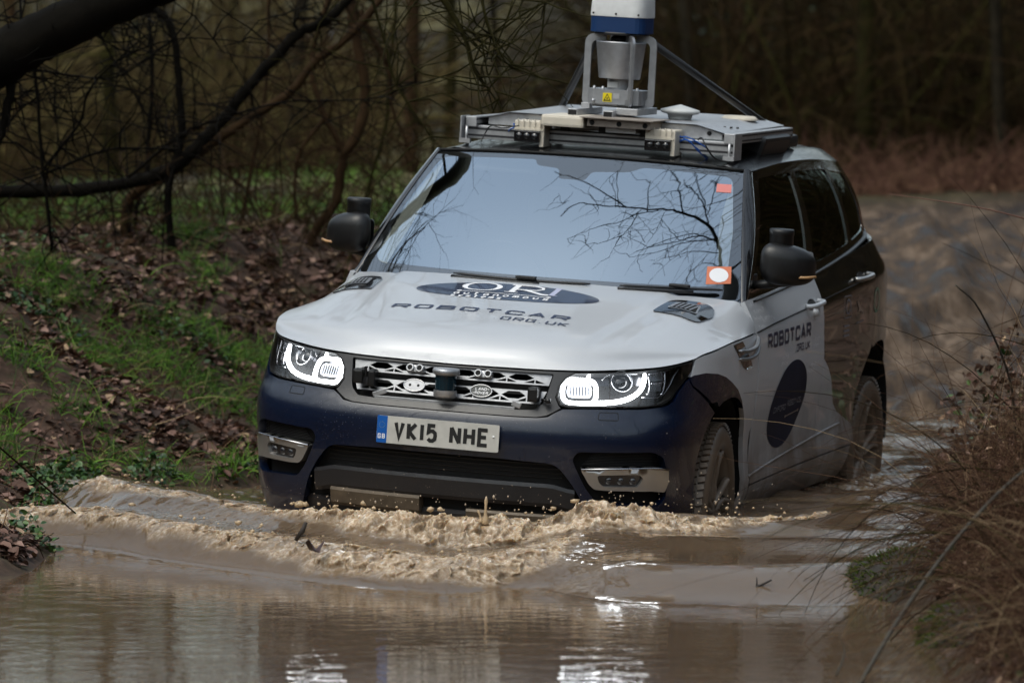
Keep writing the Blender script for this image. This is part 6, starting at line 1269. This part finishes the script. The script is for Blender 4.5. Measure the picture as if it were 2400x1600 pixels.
# bare sticks in front of the right bank
M_twig = simple('twig_bark', (.050, .042, .030), .7, noise=.4, nscale=40, bump=.3)
def stick(name, P, r0, r1, label, cat='branch', subs=(), mat=None):
    q = MB(); pp = _cr(np.array(P, float), 5); q.tube(pp, list(np.linspace(r0, r1, len(pp))), 7)
    for S, a, b_ in subs: s2 = _cr(np.array(S, float), 4); q.tube(s2, list(np.linspace(a, b_, len(s2))), 5)
    return tag(q.obj(name, mat or M_twig), label, cat)
stick('leaning_branch', [(1.08, 15.0, -.02), (1.27, 15.4, .20), (1.48, 15.7, .42), (1.72, 15.9, .62), (2.1, 16, .85)], .0075, .005, 'long thin dark branch slanting out of the water at the bottom right corner', subs=[([(1.02, 15.0, .03), (1.05, 15.05, .10), (1.03, 15.05, .15)], .004, .002)])
stick('leaning_branch', [(1.95, 18.5, .35), (1.9, 18.2, .75), (1.75, 17.9, 1.05), (1.65, 17.8, 1.15)], .006, .003, 'greyish stick rising from the bramble bank towards the middle right', subs=[])
stick('overhanging_twig', [(2.9, 22.5, 1.0), (2.55, 22.3, 1.22), (2.2, 22.2, 1.33), (1.75, 22.2, 1.40)], .006, .002, 'long reddish twig reaching left across the muddy track', mat=M_stem.copy() if False else simple('red_twig', (.13, .06, .04), .7))
# =================================================================== trees
barks = {k: simple('bark_' + k, c, .85, noise=.55, nscale=9, bump=.6, spec=.08) for k, c in dict(dark=(.0045, .0035, .002), olive=(.026, .023, .006), brown=(.042, .024, .011), grey=(.026, .021, .013)).items()}  # dark tone set near black, putting the wood's shade into the bark colour
def cr3(P, n_=5): return _cr(np.array(P, float), n_)
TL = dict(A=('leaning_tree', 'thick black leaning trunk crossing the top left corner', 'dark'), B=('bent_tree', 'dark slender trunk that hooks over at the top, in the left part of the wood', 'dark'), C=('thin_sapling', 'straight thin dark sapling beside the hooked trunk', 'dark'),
          D=('arching_trunk', 'big arching trunk sweeping down from the top centre to lie along the left', 'dark'), E=('forked_branch_tree', 'brown limb with broken pale patches running below the big arching trunk', 'brown'), F=('forked_tree', 'brown forked tree standing left of the car with a leg bending outward', 'brown'),
          G=('mossy_tree', 'thin mossy tree with drooping side shoot nearest the car roof on the left', 'olive'), H=('pole_sapling', 'upright pole sapling with short side twigs between the arching trunk and the forked tree', 'brown'), I=('wispy_shrub', 'wispy bare shrub with long arching shoots at the far left', 'dark'), J=('crooked_shrub', 'bare shrub whose long shoots cross the middle of the left wood', 'dark'), K=('hanging_bough', 'bare mossy boughs hanging down at the top centre', 'olive'))
rs = random.Random(77)
for key, brs in TREES.items():
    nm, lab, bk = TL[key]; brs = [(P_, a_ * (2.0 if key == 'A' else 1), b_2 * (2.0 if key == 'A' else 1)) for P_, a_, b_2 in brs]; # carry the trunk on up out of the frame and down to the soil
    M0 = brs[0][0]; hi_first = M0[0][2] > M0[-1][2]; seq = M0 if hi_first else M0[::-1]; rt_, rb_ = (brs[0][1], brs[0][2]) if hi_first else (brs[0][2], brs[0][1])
    tp = np.array(seq[0]); dv = tp - np.array(seq[1]); dv /= np.linalg.norm(dv); up_ = []
    for k in range(1, 5): dv = dv * .75 + np.array([rs.uniform(-.12, .12), .05, .38]); dv /= np.linalg.norm(dv); tp = tp + dv * .9; up_.append((list(tp), rt_ * (1 - .2 * k)))
    lo = np.array(seq[-1]); gl = float(gz(lo[0], lo[1])[0]); dn = []
    if key == 'A': dn = [[-4.3, 24.1, 1.2], [-5.2, 24.2, float(gz(-5.2, 24.2)[0]) - .15]]
    elif key == 'K': dn = []
    elif lo[2] > gl: dn = [[lo[0] - .03, lo[1], gl - .12]]
    ext = [p for p, _ in up_][::-1] + [list(p) for p in seq] + dn
    if key == 'K': ext = [[-4.2, 25.2, float(gz(-4.2, 25.2)[0]) - .1], [-4.0, 24.9, 3.0], [-2.9, 24.0, 4.3], [-1.4, 23.0, 3.9], [-.7, 22.6, 3.2]] + [list(p) for p in seq]
    kk = [rt_ * .35 * 1.0] + [rt_] * 0; TR = {'key': key, 'ext': ext, 'n_up': len(up_), 'rt': rt_, 'rb': rb_}
    if key == 'K':
        brs = brs + [([[-.7, 22.6, 3.2], [-.3, 22.5, 2.8], list(brs[1][0][-1]) if False else [-.16, 22.5, 2.383]], .018, .012), ([[-.7, 22.6, 3.2], [.2, 22.5, 2.9], [.26, 22.5, 2.343]], .014, .007), ([[-1.4, 23.0, 3.9], [-.9, 23.8, 3.1], [-.725, 24.0, 2.419]], .02, .010)]
    P0 = brs[0][0]; root = min([p for b_ in brs for p in (b_[0][0], b_[0][-1])], key=lambda p: p[2])
    base = (root[0], root[1], float(gz(root[0], root[1])[0]) if root[2] < 1.6 else root[2]); E_ = empty(nm, base); tag(E_, lab, 'tree'); E_.location = base
    for i, (P, r0, r1) in enumerate(brs):
        q = MB()
        if i == 0: P = TR['ext']
        pp = cr3([(p[0] - base[0], p[1] - base[1], p[2] - base[2]) for p in P], 6); rr_ = np.linspace(r0, r1, len(pp)) * .5
        if i == 0:
            if key == 'K': rr_ = np.interp(np.linspace(0, 1, len(pp)), [0, .3, .6, 1], [.12, .09, TR['rt'] * 1.4, TR['rb']]) * .5
            else: rr_ = np.interp(np.linspace(0, len(P) - 1, len(pp)), [0, TR['n_up'], len(P) - 1], [TR['rt'] * .2, TR['rt'], TR['rb']]) * .5
        rr_ = rr_ * 1.75 * (1 + (.04 if key == 'A' else .12) * np.array([rs.uniform(-1, 1) for _ in pp]))
        pp = pp + np.array([[rs.gauss(0, min(r0 * .12, .004)) for _ in range(3)] for _ in pp]); q.tube(pp, list(rr_), 9)
        if i > 0 or key in 'AK':
            pass
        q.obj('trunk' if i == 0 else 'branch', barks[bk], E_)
    # fine twigs as one crown piece
    q = MB()
    for (P, r0, r1) in brs:
        pp = cr3([(p[0] - base[0], p[1] - base[1], p[2] - base[2]) for p in P], 3)
        for _ in range(int(len(pp) * 2.0)):
            i = rs.randrange(len(pp)); d_ = Vector((rs.gauss(0, 1), rs.gauss(0, .6), rs.gauss(.2, .9))).normalized(); L_ = rs.uniform(.12, .75); S = [Vector(pp[i])]
            for _k in range(4): d_ = (d_ + Vector((rs.gauss(0, .3), rs.gauss(0, .3), rs.gauss(-.05, .3)))).normalized(); S.append(S[-1] + d_ * L_ / 4)
            q.tube(S, [.0045, .004, .003, .0022, .0014], 4, caps=False)
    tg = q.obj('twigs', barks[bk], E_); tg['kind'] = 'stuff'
# overhanging limb above the car (the one mirrored in the windscreen)
ot = empty('overhanging_tree', (5.2, 20.2, float(gz(5.2, 20.2)[0]))); tag(ot, 'tall bare tree leaning over the ford, its branches mirrored in the windscreen', 'tree'); ob = Vector(ot.location)
q = MB(); tp_ = cr3([(5.2, 20.2, ob.z - .2), (5.15, 20.3, 2.5), (4.9, 20.5, 4.6), (4.3, 20.8, 5.8), (3.82, 20.89, 6.0)], 5); q.tube([Vector(p) - ob for p in tp_], list(np.linspace(.16, .05, len(tp_))), 10); tp2 = cr3([(5.15, 20.3, 2.5), (5.4, 20.2, 5), (5.2, 20.6, 8), (5.5, 20.9, 11)], 4); q.tube([Vector(p) - ob for p in tp2], list(np.linspace(.13, .05, len(tp2))), 9); q.obj('trunk', barks['dark'], ot)
q = MB(); rs = random.Random(9)
for i, (P, r0, r1) in enumerate(LIMB):
    P = [(p[0], p[1], 6.0 + .0 * i) for p in P]; pp = cr3(P, 4); q.tube([Vector(p) + Vector((rs.gauss(0, .006), rs.gauss(0, .006), rs.gauss(0, .02))) - ob for p in pp], list(np.linspace(r0, r1, len(pp)) * .62), 6, caps=False)
    for _ in range(len(pp) // 2):
        k = rs.randrange(len(pp)); a = rs.uniform(0, 6.28); S = [Vector(pp[k]) - ob]; L_ = rs.uniform(.15, .5)
        for _k in range(4): a += rs.gauss(0, .35); S.append(S[-1] + Vector((math.cos(a), math.sin(a), rs.gauss(0, .3))) * L_ / 4)
        q.tube(S, [.0045, .004, .0032, .0025, .0018], 4, caps=False)
q.obj('crown', barks['dark'], ot)
def grow(q, p, d, L_, r, depth, rs, droop=0.):
    S = [p]; n_ = 5
    for _ in range(n_):
        d = (d + Vector((rs.gauss(0, .13), rs.gauss(0, .13), rs.gauss(.03 - droop, .10)))).normalized(); S.append(S[-1] + d * L_ / n_)
    q.tube(S, list(np.linspace(r, r * .55, n_ + 1)), 6 if depth > 2 else 4, caps=False)
    if depth == 0: return
    for k in range(rs.choice((3, 4)) if depth > 1 else 4):
        i = rs.randint(2, n_); ax = Vector((rs.gauss(0, 1), rs.gauss(0, 1), rs.gauss(.15, .5))).normalized(); nd = (d * .75 + ax * .75).normalized(); grow(q, S[i], nd, L_ * rs.uniform(.5, .75), r * .5 * (1 - .06 * i), depth - 1, rs, droop)
def bare_tree(seed, H_, r, mat, base, label, group, name='bare_tree'):
    rs = random.Random(seed); E_ = empty(name, base); tag(E_, label, 'tree', group); q = MB(); d = Vector((rs.gauss(0, .06), rs.gauss(0, .06), 1)).normalized(); S = [Vector((0, 0, -.3))]
    for _ in range(9): d = (d + Vector((rs.gauss(0, .05), rs.gauss(0, .05), .05))).normalized(); S.append(S[-1] + d * H_ / 9)
    q.tube(S, list(np.linspace(r, r * .25, 10)), 9, caps=False); q.obj('trunk', mat, E_)
    q = MB()
    for k in range(13):
        i = rs.randint(2, 9); a = rs.uniform(0, 6.28); nd = Vector((math.cos(a), math.sin(a), rs.uniform(.2, 1.1))).normalized(); grow(q, S[i], nd, H_ * rs.uniform(.16, .28), r * .35 * (1.1 - i * .07), 2, rs)
    q.obj('crown', mat, E_); return E_
def dup(root, loc, rz, sc, label=None):
    r = root.copy(); COL.objects.link(r); r.location = loc; r.rotation_euler = (0, 0, rz); r.scale = (sc,) * 3
    if label: r['label'] = label
    for ch in list(root.children): c = ch.copy(); COL.objects.link(c); c.parent = r
    return r
lt = empty('overhanging_tree', (-8.5, 26.0, float(gz(-8.5, 26.)[0]))); tag(lt, 'bare twiggy tree off to the left, its fine twigs mirrored in the screen edge', 'tree'); lb_ = Vector(lt.location)
q = MB(); tp_ = cr3([(-8.5, 26, lb_.z - .2), (-8.4, 26, 2.5), (-7.8, 25.9, 4.8), (-6.6, 25.7, 5.9), (-5.4, 25.5, 6.2)], 5); q.tube([Vector(p) - lb_ for p in tp_], list(np.linspace(.15, .035, len(tp_))), 9); q.obj('trunk', barks['dark'], lt)
q = MB(); rs = random.Random(21)
for p_, d_ in (((-5.4, 25.5, 6.2), (1, -.1, 0)), ((-5.8, 25.6, 6.1), (.8, -.5, .05)), ((-6.0, 25.6, 6.1), (.8, .4, .05)), ((-5.2, 25.2, 6.1), (.9, -.3, -.05)), ((-5.0, 25.0, 6.0), (1, .1, 0)), ((-4.6, 24.6, 6.0), (1, -.2, 0)), ((-4.2, 25.4, 6.0), (1, -.5, 0))): grow(q, Vector(p_) - lb_, Vector(d_), 1.5, .018, 2, rs)
q.obj('crown', barks['dark'], lt)
protos = [bare_tree(100 + k, H_, r, barks[m_], (0, -400, 0), 'bare winter tree standing in the dim wood behind the car', 'bare trees of the wood behind') for k, (H_, r, m_) in enumerate([(11, .07, 'brown'), (13, .085, 'olive'), (9, .05, 'dark'), (12, .075, 'grey')])]
def merged(name, items, kind='stuff'):
    """one mesh holding the far-off wood"""
    Vs, Fs, Ms = [], [], []; nb = 0
    cache = {}
    for p, (x, y), rz, sc_ in items:
        for ch in p.children:
            if ch.name not in cache:
                me = ch.data; v = np.zeros(len(me.vertices) * 3); me.vertices.foreach_get('co', v); cache[ch.name] = (v.reshape(-1, 3), [list(f.vertices) for f in me.polygons if len(f.vertices) == 4])
            v, f = cache[ch.name]; c, s_ = math.cos(rz), math.sin(rz); w_ = np.stack([(v[:, 0] * c - v[:, 1] * s_) * sc_ + x, (v[:, 0] * s_ + v[:, 1] * c) * sc_ + y, v[:, 2] * sc_ + float(gz(x, y)[0])], 1)
            Vs.append(w_); Fs.append(np.array(f) + nb); nb += len(v)
    return tag(mesh_np(name, np.vstack(Vs), np.vstack(Fs), barks['brown']), kind=kind)
rs = random.Random(5)
near = [(25, 50, 'slim brown bare tree at the far left edge of the background'), (112, 47, 'slim mossy bare tree behind the leaning trunk'), (215, 52, 'thin dark bare tree between the hooked trunk and the pole sapling'), (290, 49, 'grey bare tree behind the arching trunk, left of the forked tree'),
        (408, 46, 'brown bare tree seen just above the far mirror side of the windscreen'), (448, 54, 'reddish straight bare tree in the pale clearing left of the roof sensors'), (505, 58, 'thin bare tree in the pale clearing nearest to the roof rack'), (700, 50, 'dark bare tree right of the scanner tower, behind the strut'), (775, 56, 'grey bare tree above the back of the car roof'), (862, 49, 'slender brown bare tree where the muddy track meets the bracken'), (940, 54, 'mossy bare tree in the dark wood at upper right'), (1005, 47, 'bare tree at the far right edge above the track')]
for k, (px_, y, lab) in enumerate(near):
    x = (px_ * 2.344 - 1200) / 11229 * y; p = protos[k % 4]; loc = (x, y, float(gz(x, y)[0])); rz, sc_ = rs.uniform(0, 6.28), rs.uniform(.8, 1.25)
    if k < 4: p.location = loc; p.rotation_euler = (0, 0, rz); p['label'] = lab
    else: dup(p, loc, rz, sc_, lab)
items = []
for k in range(34):
    y = rs.uniform(62, 100); w_ = 2.5 + y * .125; x = rs.uniform(-w_, w_)
    if x < -1 and rs.random() < .75: continue
    items.append((protos[k % 4], (x, y), rs.uniform(0, 6.28), rs.uniform(.7, 1.1)))
merged('distant_wood', items)
items = [(protos[k % 4], (rs.uniform(-16, 16), rs.uniform(-34, -5)), rs.uniform(0, 6.28), rs.uniform(.8, 1.3)) for k in range(30)]
for k in range(46):   # the wood on either side of the ford, seen in reflections
    y = rs.uniform(4, 44); sgn = rs.choice((-1, 1)); x = sgn * (rs.uniform(4.5, 17) + max(0, (y - 30) * .15))
    if abs(x - float(trackx(y))) < 2.7 or (abs(x) < 2.5 + y * .11): continue
    items.append((protos[k % 4], (x, y), rs.uniform(0, 6.28), rs.uniform(.8, 1.25)))
for k in range(34):
    items.append((protos[k % 4], (rs.uniform(11, 32), rs.uniform(30, 62)), rs.uniform(0, 6.28), rs.uniform(.9, 1.4)))
merged('surrounding_wood', items)
# thickets: undergrowth in the depth of the wood
def thicket(name, n_, x0, x1, y0, y1, hmin, hmax, w, seed, mat=None, cond=None, bend=1.2, spread=.7):
    r_ = np.random.default_rng(seed); x = r_.uniform(x0, x1, n_); y = r_.uniform(y0, y1, n_); k = (track_w(x, y) < .2) & (sdist(x, y) > .3)
    if cond is not None: k &= cond(x, y)
    x, y = x[k], y[k]; N = len(x); P = np.stack([x, y, gz(x, y)], 1); d = np.stack([r_.normal(0, spread, N), r_.normal(0, spread, N), np.ones(N)], 1)
    return tag(ribbons(name, P, d, r_.uniform(hmin, hmax, N), r_.uniform(.5, 1.3, N) * w, r_.uniform(0, 1.6, N) * bend, 8, mat or M_thick, curl=1.2, seed=seed, sides=3), kind='stuff')
thicket('undergrowth', 900, -5.5, 1.0, 27, 36, .5, 1.8, .005, 61); thicket('undergrowth', 3200, -5, 1.0, 25.8, 31, .1, .5, .004, 68, bend=2.5, spread=1.1); thicket('undergrowth', 6000, -20, 20, -32, -5, 2.5, 8.0, .035, 67)  # last batch added unseen behind the camera, tall to block sky on the car
thicket('undergrowth', 3600, -9, 3, 40, 66, 1.0, 2.6, .012, 62, cond=lambda x, y: (fbm(x * .25, y * .12, 2, 15) > -.05)); thicket('undergrowth', 4200, 1.5, 10, 48, 66, 2.0, 6.5, .016, 69)
M_olive = toned('olive_thicket', [(0, (.030, .020, .008)), (.5, (.070, .050, .020)), (1, (.11, .09, .034))], .85)
thicket('undergrowth', 2600, -9, -1.6, 47, 62, 1.4, 3.6, .020, 91, M_olive)
M_brack = toned('bracken', [(0, (.05, .025, .018)), (.6, (.11, .055, .038)), (1, (.17, .10, .06))], .85)
thicket('bracken', 14000, 1.0, 8, 43.2, 52, .25, .8, .012, 63, M_brack, bend=2.5, spread=1.1)
thicket('bracken', 1800, 2.6, 7, 27, 40, .2, .7, .006, 64, M_brack, bend=3, spread=1.1)
thicket('undergrowth', 7500, 7.5, 15, 12, 44, 1.0, 4.5, .016, 65); thicket('undergrowth', 6500, 11, 32, 30, 62, 3.0, 9.0, .035, 79); thicket('undergrowth', 4500, -16, -5, 6, 40, 1.0, 4.5, .014, 66)
# evergreen clumps
M_holly = toned('holly_leaves', [(0, (.006, .016, .006)), (.8, (.016, .036, .014)), (1, (.03, .06, .02))], .5)
def evergreen(name, spots_, seed, label, grp):
    r_ = np.random.default_rng(seed)
    for i, (x, y, h, r) in enumerate(spots_):
        n_ = int(1500 * r); a = r_.uniform(0, 6.28, n_); t = r_.uniform(0, 1, n_) ** .8; q_ = r * np.sqrt(r_.uniform(.05, 1, n_)) * np.sin(np.clip(t * 2.6 + .4, 0, 3.1)); P = np.stack([q_ * np.cos(a), q_ * np.sin(a), t * h], 1) + r_.normal(0, .12, (n_, 3))
        E_ = empty(name, (x, y, float(gz(x, y)[0]))); tag(E_, label[i], 'shrub', grp); cards('foliage', P, r_.uniform(.03, .07, n_), M_holly, 1.2, seed + i, asp=.7).parent = E_
        q = MB(); q.tube([(0, 0, -.2), (.05, 0, h * .4), (0, .05, h * .85)], [.06, .045, .015], 7); q.obj('trunk', barks['brown'], E_)
evergreen('holly_bush', [(3.0, 58, 5.0, .9), (5.0, 64, 4.2, .9), (7.0, 60, 5.0, 1.0), (-5.2, 60, 4.4, .9), (-7.0, 62, 3.6, .9)], 71, ['tall holly bush directly right of the roof scanner in the dark wood', 'holly bush half hidden in the dark wood at the upper right', 'broad dark holly bush at the far right edge of the wood', 'blurred holly bush behind the hooked trunk at the upper left', 'low holly bush at the far left edge of the wood'], 'dark holly bushes in the wood')
